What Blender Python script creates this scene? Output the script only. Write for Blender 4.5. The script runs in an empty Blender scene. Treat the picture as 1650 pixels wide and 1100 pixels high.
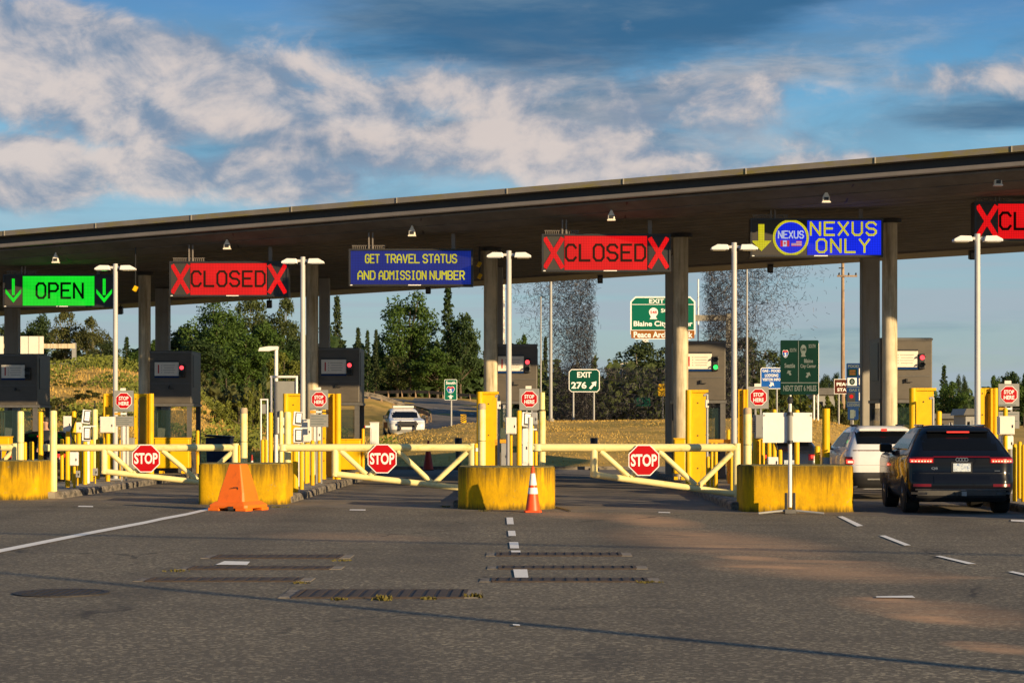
import bpy, math, random
from mathutils import Vector, Matrix
random.seed(11)
S = bpy.context.scene
C = S.collection
# ------------------------------------------------------------------ camera, sky, sun, exposure
F, H, VX, HY = 3300.0, 1.6, 868.0, 685.0          # focal length in photo pixels, eye height, vanishing point
cam = bpy.data.cameras.new('camera'); camo = bpy.data.objects.new('camera', cam); C.objects.link(camo)
camo.location = (0, 0, H); camo.rotation_euler = (math.radians(90), 0, 0)
cam.sensor_fit = 'HORIZONTAL'; cam.sensor_width = 36; cam.lens = 36*F/1650
cam.shift_x = (825-VX)/1650; cam.shift_y = (HY-550)/1650
cam.clip_start = .5; cam.clip_end = 6000
S.camera = camo
SUN_EL, SUN_AZ = math.radians(13.5), math.radians(135)      # azimuth clockwise from +Y: behind the camera, to the right
w = bpy.data.worlds.new('World'); S.world = w; w.use_nodes = True
def world_nodes():
    nt = w.node_tree; n = nt.nodes; L = nt.links; n.clear()
    out = n.new('ShaderNodeOutputWorld'); bg = n.new('ShaderNodeBackground'); bg.inputs[1].default_value = 0.105
    L.new(bg.outputs[0], out.inputs[0])
    sky = n.new('ShaderNodeTexSky'); sky.sky_type = 'NISHITA'; sky.sun_disc = False
    sky.sun_elevation = SUN_EL; sky.sun_rotation = SUN_AZ
    sky.air_density = 1.0; sky.dust_density = 0.6; sky.ozone_density = 2.0
    tc = n.new('ShaderNodeTexCoord'); sep = n.new('ShaderNodeSeparateXYZ'); L.new(tc.outputs['Generated'], sep.inputs[0])
    def M(op, a, b=None, c=None, clamp=False):
        m = n.new('ShaderNodeMath'); m.operation = op; m.use_clamp = clamp
        for i, v in enumerate((a, b, c)):
            if v is None: continue
            if isinstance(v, (int, float)): m.inputs[i].default_value = v
            else: L.new(v, m.inputs[i])
        return m.outputs[0]
    def ramp(v, lo, hi, to0=0., to1=1.):
        m = n.new('ShaderNodeMapRange'); m.interpolation_type = 'SMOOTHSTEP'; L.new(v, m.inputs[0])
        m.inputs[1].default_value = lo; m.inputs[2].default_value = hi; m.inputs[3].default_value = to0; m.inputs[4].default_value = to1
        return m.outputs[0]
    def noise(vec, sc, det=8, rough=.55, dist=0.):
        t = n.new('ShaderNodeTexNoise'); L.new(vec, t.inputs['Vector']); t.inputs['Scale'].default_value = sc
        t.inputs['Detail'].default_value = det; t.inputs['Roughness'].default_value = rough; t.inputs['Distortion'].default_value = dist
        return t.outputs['Fac']
    def mapped(loc, sc):
        m = n.new('ShaderNodeMapping'); L.new(tc.outputs['Generated'], m.inputs[0]); m.inputs['Location'].default_value = loc; m.inputs['Scale'].default_value = sc
        return m.outputs[0]
    def mix(f, a, b):
        m = n.new('ShaderNodeMix'); m.data_type = 'RGBA'
        if isinstance(f, (int, float)): m.inputs[0].default_value = f
        else: L.new(f, m.inputs[0])
        for i, v in ((6, a), (7, b)):
            if isinstance(v, tuple): m.inputs[i].default_value = (*v, 1)
            else: L.new(v, m.inputs[i])
        return m.outputs[2]
    def blob(cx, cz, rx, rz, a):                 # a bank of cloud round a direction (x, z per unit of y)
        dx = M('MULTIPLY', M('SUBTRACT', sep.outputs[0], cx), 1/rx); dz = M('MULTIPLY', M('SUBTRACT', sep.outputs[2], cz), 1/rz)
        d = M('SQRT', M('ADD', M('MULTIPLY', dx, dx), M('MULTIPLY', dz, dz)))
        return ramp(d, 0., 1., a, 0.)
    front = ramp(sep.outputs[1], .2, .8)
    # base blue: the Nishita sky blended with a clear-evening gradient by height
    elev = sep.outputs[2]
    cr = n.new('ShaderNodeValToRGB'); L.new(ramp(elev, 0., .30), cr.inputs[0]); e = cr.color_ramp.elements
    while len(e) > 1: e.remove(e[-1])
    for k, (pos, c_) in enumerate(SKY_GRAD):
        q = e[0] if k == 0 else e.new(pos); q.position = pos; q.color = (*[v/8 for v in c_], 1)
    sc = n.new('ShaderNodeVectorMath'); sc.operation = 'SCALE'; sc.inputs['Scale'].default_value = 8; L.new(cr.outputs[0], sc.inputs[0])
    blue = mix(.75, sky.outputs[0], sc.outputs[0])
    # soft grey veil
    veil = M('MULTIPLY', ramp(noise(mapped((4.4, 1, 2.3), (7, 7, 26)), 1.0, 8, .6, .4), .36, .64, 0, .85), M('ADD', M('MULTIPLY', M('ADD', blob(.07, .165, .26, .065, 1.), blob(-.12, .15, .28, .07, .9)), front), .18), clamp=True)
    vcol = mix(ramp(noise(mapped((1.4, 4, 5.3), (9, 9, 34)), 1.0, 8, .62, .3), .40, .62), VEIL_D, VEIL_L)
    col = mix(veil, blue, vcol)
    # dark stratus sheet
    st = noise(mapped((3.1, 0, 1.7), (3.6, 3.6, 22)), 1.0, 8, .58, .4)
    bias = M('MULTIPLY', M('ADD', M('ADD', blob(.0, .197, .17, .036, .40), blob(.10, .21, .10, .025, .26)), blob(.22, .145, .08, .014, .28)), front)
    stm = ramp(M('ADD', st, bias), .48, .76, 0, .9)
    scol = mix(ramp(noise(mapped((7, 3, 1), (6, 6, 34)), 1.0, 7, .62), .42, .70), STRAT_D, STRAT_L)
    col = mix(stm, col, scol)
    # cumulus
    def cum_noise(o): return M('ADD', M('MULTIPLY', noise(mapped((1.35+o*.07, .4, .62+o*.13), (9, 9, 15)), 1.0, 6, .55, .3), .56), M('MULTIPLY', noise(mapped((5.1+o*.16, .7, 2.2+o*.30), (26, 26, 38)), 1.0, 10, .60, .35), .44))
    cu = cum_noise(0.); cu2 = cum_noise(-1.)
    bl = [(-.235, .170, .16, .048, .46), (-.17, .160, .15, .050, .44), (-.10, .150, .12, .045, .36), (-.245, .118, .08, .030, .44), (-.185, .122, .06, .022, .38), (-.125, .122, .09, .026, .36), (-.045, .132, .14, .030, .38), (-.06, .160, .10, .035, .28), (.03, .124, .11, .024, .34), (.12, .122, .09, .016, .22), (.09, .155, .09, .04, .30), (.20, .165, .06, .02, .24), (.12, .148, .05, .03, .2)]
    bias = None
    for q in bl: bias = blob(*q) if bias is None else M('MAXIMUM', bias, blob(*q))
    bias = M('ADD', M('ADD', M('MULTIPLY', bias, front), -.10), M('MULTIPLY', blob(-.15, .207, .10, .020, -.30), front))
    dens = M('ADD', cu, bias)
    cum = ramp(dens, .46, .65, 0, .93)
    lit = ramp(M('ADD', M('MULTIPLY', M('SUBTRACT', cu, cu2), 2.6), M('MULTIPLY', M('SUBTRACT', dens, .5), .45)), -.22, .36)
    ccol = mix(lit, CUM_D, CUM_L)
    fade = ramp(elev, .015, .07)
    col = mix(M('MULTIPLY', cum, fade), col, ccol)
    # thin streaks low over the horizon
    sk = ramp(noise(mapped((2, 5, 0), (3.5, 3.5, 90)), 1.0, 6, .55, .3), .42, .66, 0, .85)
    col = mix(M('MULTIPLY', sk, ramp(elev, .13, .05)), col, STREAK)
    L.new(col, bg.inputs[0])
SKY_GRAD = [(0., (1.75, 2.45, 2.85)), (.06, (1.6, 2.5, 3.05)), (.22, (1.25, 2.6, 3.6)), (.42, (1.0, 2.8, 4.2)), (.60, (.30, 1.85, 3.6)), (.76, (.03, .98, 2.75)), (1., (.06, .66, 1.85))]
STRAT_D, STRAT_L = (.22, .80, 1.6), (.85, 1.4, 2.0)
VEIL_D, VEIL_L = (.95, 1.65, 2.45), (2.9, 2.95, 3.15)
CUM_D, CUM_L = (1.25, 1.75, 2.5), (4.4, 3.85, 3.6)
STREAK = (2.4, 2.9, 3.3)
world_nodes()
sun = bpy.data.lights.new('sun', 'SUN'); sun.energy = 5.0; sun.angle = math.radians(.5); sun.color = (1.0, .74, .41)
suno = bpy.data.objects.new('sun', sun); C.objects.link(suno)
sd = Vector((math.sin(SUN_AZ)*math.cos(SUN_EL), math.cos(SUN_AZ)*math.cos(SUN_EL), math.sin(SUN_EL)))
suno.rotation_euler = (-sd).to_track_quat('-Z', 'Y').to_euler(); suno.location = sd*60
S.view_settings.view_transform = 'Standard'; S.view_settings.look = 'None'; S.view_settings.gamma = 1; S.view_settings.use_curve_mapping = False
S.view_settings.exposure = 0.6
EM = 1/2**S.view_settings.exposure

# ------------------------------------------------------------------ helpers
def gx(px, Y): return (px-VX)*Y/F
def gz(py, Y): return H-(py-HY)*Y/F
def gY(py, z=0.): return F*(H-z)/(py-HY)
def gnd(px, py): Y = gY(py); return gx(px, Y), Y

def interp(x, pts):
    if x <= pts[0][0]: return pts[0][1]
    for (a, b), (c, d) in zip(pts, pts[1:]):
        if x <= c: return b+(d-b)*(x-a)/(c-a)
    return pts[-1][1]

_txt = {}
def load_texts(strings):
    for s in strings:
        cu = bpy.data.curves.new('t', 'FONT'); cu.body = s; cu.size = 1; cu.resolution_u = 3; cu.offset = .028
        o = bpy.data.objects.new('t', cu); C.objects.link(o); bpy.context.view_layer.update()
        me = bpy.data.meshes.new_from_object(o.evaluated_get(bpy.context.evaluated_depsgraph_get()))
        v = [(p.co.x, p.co.y) for p in me.vertices]; f = [tuple(q.vertices) for q in me.polygons]
        x0 = min(p[0] for p in v); x1 = max(p[0] for p in v); y0 = min(p[1] for p in v); y1 = max(p[1] for p in v)
        _txt[s] = ([((p[0]-x0)/(x1-x0), (p[1]-y0)/(y1-y0)) for p in v], f, (x1-x0)/(y1-y0))
        bpy.data.objects.remove(o); bpy.data.curves.remove(cu); bpy.data.meshes.remove(me)

GL = {'A': [[(0,0),(0,4),(1.6,6),(2.4,6),(4,4),(4,0)],[(0,2.4),(4,2.4)]],
 'B': [[(0,0),(0,6),(3,6),(4,5),(4,4),(3,3),(0,3)],[(3,3),(4,2),(4,1),(3,0),(0,0)]],
 'C': [[(4,4.8),(3,6),(1,6),(0,4.8),(0,1.2),(1,0),(3,0),(4,1.2)]],
 'D': [[(0,0),(0,6),(2.8,6),(4,4.7),(4,1.3),(2.8,0),(0,0)]],
 'E': [[(4,6),(0,6),(0,0),(4,0)],[(0,3.1),(3.2,3.1)]],
 'G': [[(4,4.8),(3,6),(1,6),(0,4.8),(0,1.2),(1,0),(3,0),(4,1.2),(4,3),(2.4,3)]],
 'I': [[(2,0),(2,6)],[(1,0),(3,0)],[(1,6),(3,6)]], 'L': [[(0,6),(0,0),(4,0)]],
 'M': [[(0,0),(0,6),(2,3.4),(4,6),(4,0)]], 'N': [[(0,0),(0,6),(4,0),(4,6)]],
 'O': [[(1,0),(0,1.2),(0,4.8),(1,6),(3,6),(4,4.8),(4,1.2),(3,0),(1,0)]],
 'P': [[(0,0),(0,6),(3,6),(4,5),(4,3.8),(3,2.8),(0,2.8)]],
 'R': [[(0,0),(0,6),(3,6),(4,5),(4,3.9),(3,2.9),(0,2.9)],[(2,2.9),(4,0)]],
 'S': [[(4,4.9),(3,6),(1,6),(0,5),(0,4),(1,3.1),(3,2.9),(4,2),(4,1),(3,0),(1,0),(0,1.1)]],
 'T': [[(0,6),(4,6)],[(2,6),(2,0)]], 'U': [[(0,6),(0,1.2),(1,0),(3,0),(4,1.2),(4,6)]],
 'V': [[(0,6),(2,0),(4,6)]], 'X': [[(0,0),(4,6)],[(0,6),(4,0)]], 'Y': [[(0,6),(2,3),(4,6)],[(2,3),(2,0)]]}

class MB:
    def __init__(s): s.v = []; s.f = []
    def add(s, v, f, M=None):
        b = len(s.v)
        s.v += [tuple(M @ Vector(p)) for p in v] if M else [tuple(p) for p in v]
        s.f += [tuple(i+b for i in q) for q in f]; return s
    def box(s, c, d, rz=0, M=None):
        x, y, z = d[0]/2, d[1]/2, d[2]/2
        v = [(sx*x, sy*y, sz*z) for sz in (-1, 1) for sy in (-1, 1) for sx in (-1, 1)]
        f = [(0,2,3,1),(4,5,7,6),(0,1,5,4),(2,6,7,3),(0,4,6,2),(1,3,7,5)]
        T = Matrix.Translation(c) @ (Matrix.Rotation(rz, 4, 'Z') if rz else Matrix()) @ (M or Matrix())
        return s.add(v, f, T)
    def cyl(s, p0, p1, r0, r1=None, n=12, caps=True):
        if r1 is None: r1 = r0
        p0, p1 = Vector(p0), Vector(p1); q = (p1-p0).to_track_quat('Z', 'Y').to_matrix()
        v = []
        for p, r in ((p0, r0), (p1, r1)):
            for i in range(n):
                a = 2*math.pi*i/n; v.append(p+q @ Vector((r*math.cos(a), r*math.sin(a), 0)))
        f = [(i, (i+1) % n, n+(i+1) % n, n+i) for i in range(n)]
        if caps: f += [tuple(range(n-1, -1, -1)), tuple(range(n, 2*n))]
        return s.add(v, f)
    def lathe(s, prof, n=16, c=(0, 0, 0)):
        v = []; f = []
        for r, z in prof:
            for i in range(n):
                a = 2*math.pi*i/n; v.append((c[0]+r*math.cos(a), c[1]+r*math.sin(a), c[2]+z))
        for k in range(len(prof)-1):
            for i in range(n): f.append((k*n+i, k*n+(i+1) % n, (k+1)*n+(i+1) % n, (k+1)*n+i))
        f += [tuple(range(n-1, -1, -1)), tuple(range((len(prof)-1)*n, len(prof)*n))]
        return s.add(v, f)
    def prism(s, pts, y0, y1, M=None):            # outline in x,z pushed along y
        n = len(pts); v = [(x, y0, z) for x, z in pts]+[(x, y1, z) for x, z in pts]
        f = [tuple(range(n)), tuple(range(2*n-1, n-1, -1))]+[(i, n+i, n+(i+1) % n, (i+1) % n) for i in range(n)]
        return s.add(v, f, M)
    def prismz(s, pts, z0, z1, M=None):           # outline in x,y pushed along z
        n = len(pts); v = [(x, y, z0) for x, y in pts]+[(x, y, z1) for x, y in pts]
        f = [tuple(range(n-1, -1, -1)), tuple(range(n, 2*n))]+[(i, (i+1) % n, n+(i+1) % n, n+i) for i in range(n)]
        return s.add(v, f, M)
    def sheet(s, pts): return s.add(pts, [tuple(range(len(pts)))])
    def text(s, t, x0, x1, z0, z1, y):            # flat print facing -y
        v, f, _ = _txt[t]
        return s.add([(x0+p[0]*(x1-x0), y, z0+p[1]*(z1-z0)) for p in v], f)
    def stroke(s, t, x0, x1, z0, z1, y, wd, gap=.42):
        n = len(t); cw = (x1-x0)/(n+(n-1)*gap); x = x0
        for ch in t:
            for pl in GL.get(ch, []):
                P = [(x+a/4*cw, z0+b/6*(z1-z0)) for a, b in pl]
                for (ax, az), (bx, bz) in zip(P, P[1:]):
                    dx, dz = bx-ax, bz-az; l = math.hypot(dx, dz); ux, uz = dx/l*wd*.35, dz/l*wd*.35; nx, nz = -dz/l*wd/2, dx/l*wd/2
                    s.sheet([(ax-ux+nx, y, az-uz+nz), (ax-ux-nx, y, az-uz-nz), (bx+ux-nx, y, bz+uz-nz), (bx+ux+nx, y, bz+uz+nz)])
                    y -= .00002
            x += cw*(1+gap)
        return s
    def build(s, name, m, parent=None, loc=None, smooth=None, bevel=0, label=None):
        me = bpy.data.meshes.new(name); me.from_pydata(s.v, [], s.f); me.materials.append(m)
        if smooth is not None:
            me.shade_smooth(); me.set_sharp_from_angle(angle=math.radians(smooth))
        o = bpy.data.objects.new(name, me); C.objects.link(o)
        if parent: o.parent = parent
        if loc: o.location = loc
        if bevel:
            b = o.modifiers.new('bevel', 'BEVEL'); b.width = bevel; b.segments = 2; b.limit_method = 'ANGLE'; b.angle_limit = math.radians(40)
        if label: o['label'] = label
        return o

def tag(o, label, cat, group=None):
    o['label'] = label; o['category'] = cat
    if group: o['group'] = group
    return o
def thing(name, label, cat, loc=(0, 0, 0), rz=0, group=None):
    o = bpy.data.objects.new(name, None); C.objects.link(o); o.location = loc; o.rotation_euler = (0, 0, rz); o.empty_display_size = .2
    return tag(o, label, cat, group)
def structure(o): o['kind'] = 'structure'; return o
def stuff(o): o['kind'] = 'stuff'; return o
def copy_tree(o, parent=None):
    c = o.copy(); C.objects.link(c)
    if parent: c.parent = parent
    for ch in o.children: copy_tree(ch, c)
    return c
ORD = ['first', 'second', 'third', 'fourth', 'fifth', 'sixth', 'seventh', 'eighth', 'ninth', 'tenth', 'eleventh', 'twelfth', 'thirteenth', 'fourteenth', 'fifteenth', 'sixteenth']

# ------------------------------------------------------------------ materials
def mat(name, col, rough=.6, metal=0., var=.18, scale=5., bump=0., bscale=40., coat=0., dirt=None, dscale=(3, 3, 3), dlo=.5, dhi=.7, spec=.5, trans=0.):
    m = bpy.data.materials.new(name); m.use_nodes = True; nt = m.node_tree; n = nt.nodes; L = nt.links
    p = n['Principled BSDF']; p.inputs['Roughness'].default_value = rough; p.inputs['Metallic'].default_value = metal
    p.inputs['Specular IOR Level'].default_value = spec
    if coat: p.inputs['Coat Weight'].default_value = coat; p.inputs['Coat Roughness'].default_value = .03
    tc = n.new('ShaderNodeTexCoord')
    t = n.new('ShaderNodeTexNoise'); t.inputs['Scale'].default_value = scale; t.inputs['Detail'].default_value = 6; t.inputs['Roughness'].default_value = .65
    L.new(tc.outputs['Object'], t.inputs['Vector'])
    r = n.new('ShaderNodeMapRange'); L.new(t.outputs['Fac'], r.inputs[0]); r.inputs[1].default_value = .3; r.inputs[2].default_value = .7
    mx = n.new('ShaderNodeMix'); mx.data_type = 'RGBA'; L.new(r.outputs[0], mx.inputs[0])
    mx.inputs[6].default_value = (*[c*(1-var) for c in col], 1); mx.inputs[7].default_value = (*[min(1, c*(1+var)) for c in col], 1)
    out = mx.outputs[2]
    if dirt:
        mp = n.new('ShaderNodeMapping'); mp.inputs['Scale'].default_value = dscale; L.new(tc.outputs['Object'], mp.inputs[0])
        t2 = n.new('ShaderNodeTexNoise'); t2.inputs['Scale'].default_value = 1; t2.inputs['Detail'].default_value = 7; t2.inputs['Roughness'].default_value = .7
        L.new(mp.outputs[0], t2.inputs['Vector'])
        r2 = n.new('ShaderNodeMapRange'); L.new(t2.outputs['Fac'], r2.inputs[0]); r2.inputs[1].default_value = dlo; r2.inputs[2].default_value = dhi
        m2 = n.new('ShaderNodeMix'); m2.data_type = 'RGBA'; L.new(r2.outputs[0], m2.inputs[0]); L.new(out, m2.inputs[6]); m2.inputs[7].default_value = (*dirt, 1)
        out = m2.outputs[2]
    L.new(out, p.inputs['Base Color'])
    if bump:
        t3 = n.new('ShaderNodeTexNoise'); t3.inputs['Scale'].default_value = bscale; t3.inputs['Detail'].default_value = 4
        L.new(tc.outputs['Object'], t3.inputs['Vector'])
        b = n.new('ShaderNodeBump'); b.inputs['Strength'].default_value = bump; b.inputs['Distance'].default_value = .02
        L.new(t3.outputs['Fac'], b.inputs['Height']); L.new(b.outputs[0], p.inputs['Normal'])
    if trans:
        tr = n.new('ShaderNodeBsdfTranslucent'); L.new(out, tr.inputs[0]); ms = n.new('ShaderNodeMixShader'); ms.inputs[0].default_value = trans
        L.new(p.outputs[0], ms.inputs[1]); L.new(tr.outputs[0], ms.inputs[2]); L.new(ms.outputs[0], n['Material Output'].inputs[0])
    return m
def led(name, col, power=1.0, pitch=.042, lo=.55):
    m = bpy.data.materials.new(name); m.use_nodes = True; nt = m.node_tree; n = nt.nodes; L = nt.links
    p = n['Principled BSDF']; p.inputs['Base Color'].default_value = (.006, .006, .007, 1); p.inputs['Roughness'].default_value = .7; p.inputs['Specular IOR Level'].default_value = .1
    tc = n.new('ShaderNodeTexCoord'); vm = n.new('ShaderNodeVectorMath'); vm.operation = 'SCALE'; vm.inputs['Scale'].default_value = 1/pitch; L.new(tc.outputs['Object'], vm.inputs[0])
    fr = n.new('ShaderNodeVectorMath'); fr.operation = 'FRACTION'; L.new(vm.outputs[0], fr.inputs[0])
    sb = n.new('ShaderNodeVectorMath'); sb.operation = 'SUBTRACT'; L.new(fr.outputs[0], sb.inputs[0]); sb.inputs[1].default_value = (.5, .5, .5)
    sp = n.new('ShaderNodeSeparateXYZ'); L.new(sb.outputs[0], sp.inputs[0])
    cb = n.new('ShaderNodeCombineXYZ'); L.new(sp.outputs[0], cb.inputs[0]); L.new(sp.outputs[2], cb.inputs[2])
    ln = n.new('ShaderNodeVectorMath'); ln.operation = 'LENGTH'; L.new(cb.outputs[0], ln.inputs[0])
    r = n.new('ShaderNodeMapRange'); L.new(ln.outputs['Value'], r.inputs[0]); r.inputs[1].default_value = .34; r.inputs[2].default_value = .52; r.inputs[3].default_value = 1; r.inputs[4].default_value = lo
    ns = n.new('ShaderNodeTexNoise'); ns.inputs['Scale'].default_value = 1.1; L.new(tc.outputs['Object'], ns.inputs['Vector'])
    r2 = n.new('ShaderNodeMapRange'); L.new(ns.outputs['Fac'], r2.inputs[0]); r2.inputs[1].default_value = .3; r2.inputs[2].default_value = .7; r2.inputs[3].default_value = .8; r2.inputs[4].default_value = 1.1
    mu = n.new('ShaderNodeMath'); mu.operation = 'MULTIPLY'; L.new(r.outputs[0], mu.inputs[0]); L.new(r2.outputs[0], mu.inputs[1])
    m2 = n.new('ShaderNodeMath'); m2.operation = 'MULTIPLY'; L.new(mu.outputs[0], m2.inputs[0]); m2.inputs[1].default_value = power*EM
    p.inputs['Emission Color'].default_value = (*col, 1); L.new(m2.outputs[0], p.inputs['Emission Strength'])
    return m
def glow(name, col, power):
    m = bpy.data.materials.new(name); m.use_nodes = True; p = m.node_tree.nodes['Principled BSDF']
    p.inputs['Base Color'].default_value = (*[c*.4 for c in col], 1); p.inputs['Roughness'].default_value = .25
    p.inputs['Emission Color'].default_value = (*col, 1); p.inputs['Emission Strength'].default_value = power*EM
    return m
def glass(name, col, rough=.02, alpha=.45):
    m = bpy.data.materials.new(name); m.use_nodes = True; nt = m.node_tree; p = nt.nodes['Principled BSDF']
    p.inputs['Base Color'].default_value = (*col, 1); p.inputs['Roughness'].default_value = rough; p.inputs['Alpha'].default_value = alpha
    return m

def asphalt():
    m = bpy.data.materials.new('asphalt'); m.use_nodes = True; nt = m.node_tree; n = nt.nodes; L = nt.links; p = n['Principled BSDF']
    p.inputs['Roughness'].default_value = .82; p.inputs['Specular IOR Level'].default_value = .35
    tc = n.new('ShaderNodeTexCoord'); sep = n.new('ShaderNodeSeparateXYZ'); L.new(tc.outputs['Object'], sep.inputs[0])
    def noise(sc, det=5, rg=.6, vec=None):
        t = n.new('ShaderNodeTexNoise'); t.inputs['Scale'].default_value = sc; t.inputs['Detail'].default_value = det; t.inputs['Roughness'].default_value = rg
        L.new(vec or tc.outputs['Object'], t.inputs['Vector']); return t.outputs['Fac']
    def rng(v, a, b, c=0., d=1.):
        r = n.new('ShaderNodeMapRange'); L.new(v, r.inputs[0])
        for i, q in enumerate((a, b, c, d)): r.inputs[i+1].default_value = q
        return r.outputs[0]
    def math_(op, a, b):
        k = n.new('ShaderNodeMath'); k.operation = op
        for i, v in enumerate((a, b)):
            if isinstance(v, (int, float)): k.inputs[i].default_value = v
            else: L.new(v, k.inputs[i])
        return k.outputs[0]
    def mix(f, a, b):
        k = n.new('ShaderNodeMix'); k.data_type = 'RGBA'
        if isinstance(f, float): k.inputs[0].default_value = f
        else: L.new(f, k.inputs[0])
        for i, v in ((6, a), (7, b)):
            if isinstance(v, tuple): k.inputs[i].default_value = (*v, 1)
            else: L.new(v, k.inputs[i])
        return k.outputs[2]
    vo = n.new('ShaderNodeTexVoronoi'); vo.inputs['Scale'].default_value = 34; L.new(tc.outputs['Object'], vo.inputs['Vector'])
    bw = n.new('ShaderNodeRGBToBW'); L.new(vo.outputs['Color'], bw.inputs[0])
    fine = mix(rng(noise(26, 6, .75), .3, .7), ASPH_D, ASPH_L)
    agg = mix(rng(bw.outputs[0], .62, .8, 0., .75), fine, ASPH_STONE)
    col = mix(rng(noise(.28, 6, .6), .36, .68, 0., .45), agg, ASPH_D)
    mp = n.new('ShaderNodeMapping'); mp.inputs['Scale'].default_value = (.12, 1.6, 1); L.new(tc.outputs['Object'], mp.inputs[0])
    col = mix(rng(noise(1, 4, .5, mp.outputs[0]), .5, .75, 0., .35), col, ASPH_D)
    mp = n.new('ShaderNodeMapping'); mp.inputs['Scale'].default_value = (.9, 2.4, 1); L.new(tc.outputs['Object'], mp.inputs[0])
    sn = noise(1.2, 6, .7, mp.outputs[0])
    acc = None
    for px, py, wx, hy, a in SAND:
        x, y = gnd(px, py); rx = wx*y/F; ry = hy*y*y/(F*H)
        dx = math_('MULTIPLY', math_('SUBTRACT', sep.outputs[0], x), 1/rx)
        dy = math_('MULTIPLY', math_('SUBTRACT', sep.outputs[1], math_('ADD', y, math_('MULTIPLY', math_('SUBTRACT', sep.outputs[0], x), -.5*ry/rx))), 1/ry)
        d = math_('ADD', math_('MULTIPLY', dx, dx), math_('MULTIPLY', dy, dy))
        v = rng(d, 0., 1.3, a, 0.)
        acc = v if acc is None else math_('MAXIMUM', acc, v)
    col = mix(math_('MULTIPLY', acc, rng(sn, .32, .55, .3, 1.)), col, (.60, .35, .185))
    x, y = gnd(975, 1058); dx = math_('MULTIPLY', math_('SUBTRACT', sep.outputs[0], x), 1/.32); dy = math_('MULTIPLY', math_('SUBTRACT', sep.outputs[1], y), 1/.75)
    col = mix(math_('MULTIPLY', rng(math_('ADD', math_('MULTIPLY', dx, dx), math_('MULTIPLY', dy, dy)), .1, 1.2, .6, 0.), rng(sn, .35, .55)), col, (.03, .03, .03))
    wv = n.new('ShaderNodeTexWave'); wv.inputs['Scale'].default_value = .115; wv.inputs['Distortion'].default_value = 3.5; wv.inputs['Detail'].default_value = 3; wv.inputs['Detail Scale'].default_value = .4; L.new(tc.outputs['Object'], wv.inputs['Vector'])
    col = mix(math_('MULTIPLY', rng(wv.outputs['Fac'], .62, .95, 0., .38), rng(noise(.5, 4), .38, .6)), col, (.055, .047, .038))
    cv = n.new('ShaderNodeTexVoronoi'); cv.feature = 'DISTANCE_TO_EDGE'; cv.inputs['Scale'].default_value = .17
    mpc = n.new('ShaderNodeMapping'); mpc.inputs['Scale'].default_value = (1, .55, 1); L.new(tc.outputs['Object'], mpc.inputs[0])
    wob = n.new('ShaderNodeVectorMath'); wob.operation = 'ADD'; wt = n.new('ShaderNodeTexNoise'); wt.inputs['Scale'].default_value = 1.3; wt.inputs['Detail'].default_value = 4; L.new(tc.outputs['Object'], wt.inputs['Vector'])
    ws_ = n.new('ShaderNodeVectorMath'); ws_.operation = 'SCALE'; ws_.inputs['Scale'].default_value = .7; L.new(wt.outputs['Color'], ws_.inputs[0]); L.new(mpc.outputs[0], wob.inputs[0]); L.new(ws_.outputs[0], wob.inputs[1]); L.new(wob.outputs[0], cv.inputs['Vector'])
    col = mix(math_('MULTIPLY', rng(cv.outputs['Distance'], .002, .007, .7, 0.), rng(noise(.22, 3), .5, .58)), col, (.022, .02, .018))
    spn = noise(3.2, 3, .6)
    col = mix(rng(spn, .69, .74, 0., .45), col, (.035, .032, .028))
    L.new(col, p.inputs['Base Color'])
    b = n.new('ShaderNodeBump'); b.inputs['Strength'].default_value = .55; b.inputs['Distance'].default_value = .012
    L.new(math_('ADD', noise(60, 3), bw.outputs[0]), b.inputs['Height']); L.new(b.outputs[0], p.inputs['Normal'])
    return m
ASPH_D, ASPH_L, ASPH_STONE = (.078, .067, .050), (.190, .164, .117), (.42, .36, .25)
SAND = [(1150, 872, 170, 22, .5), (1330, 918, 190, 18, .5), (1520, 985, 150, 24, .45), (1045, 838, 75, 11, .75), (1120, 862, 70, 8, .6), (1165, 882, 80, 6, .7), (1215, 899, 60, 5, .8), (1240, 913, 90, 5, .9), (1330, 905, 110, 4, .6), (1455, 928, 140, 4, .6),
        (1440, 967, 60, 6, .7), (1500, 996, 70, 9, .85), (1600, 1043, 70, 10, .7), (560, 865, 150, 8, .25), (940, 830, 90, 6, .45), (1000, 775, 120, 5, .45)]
M_ = {}
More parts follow.
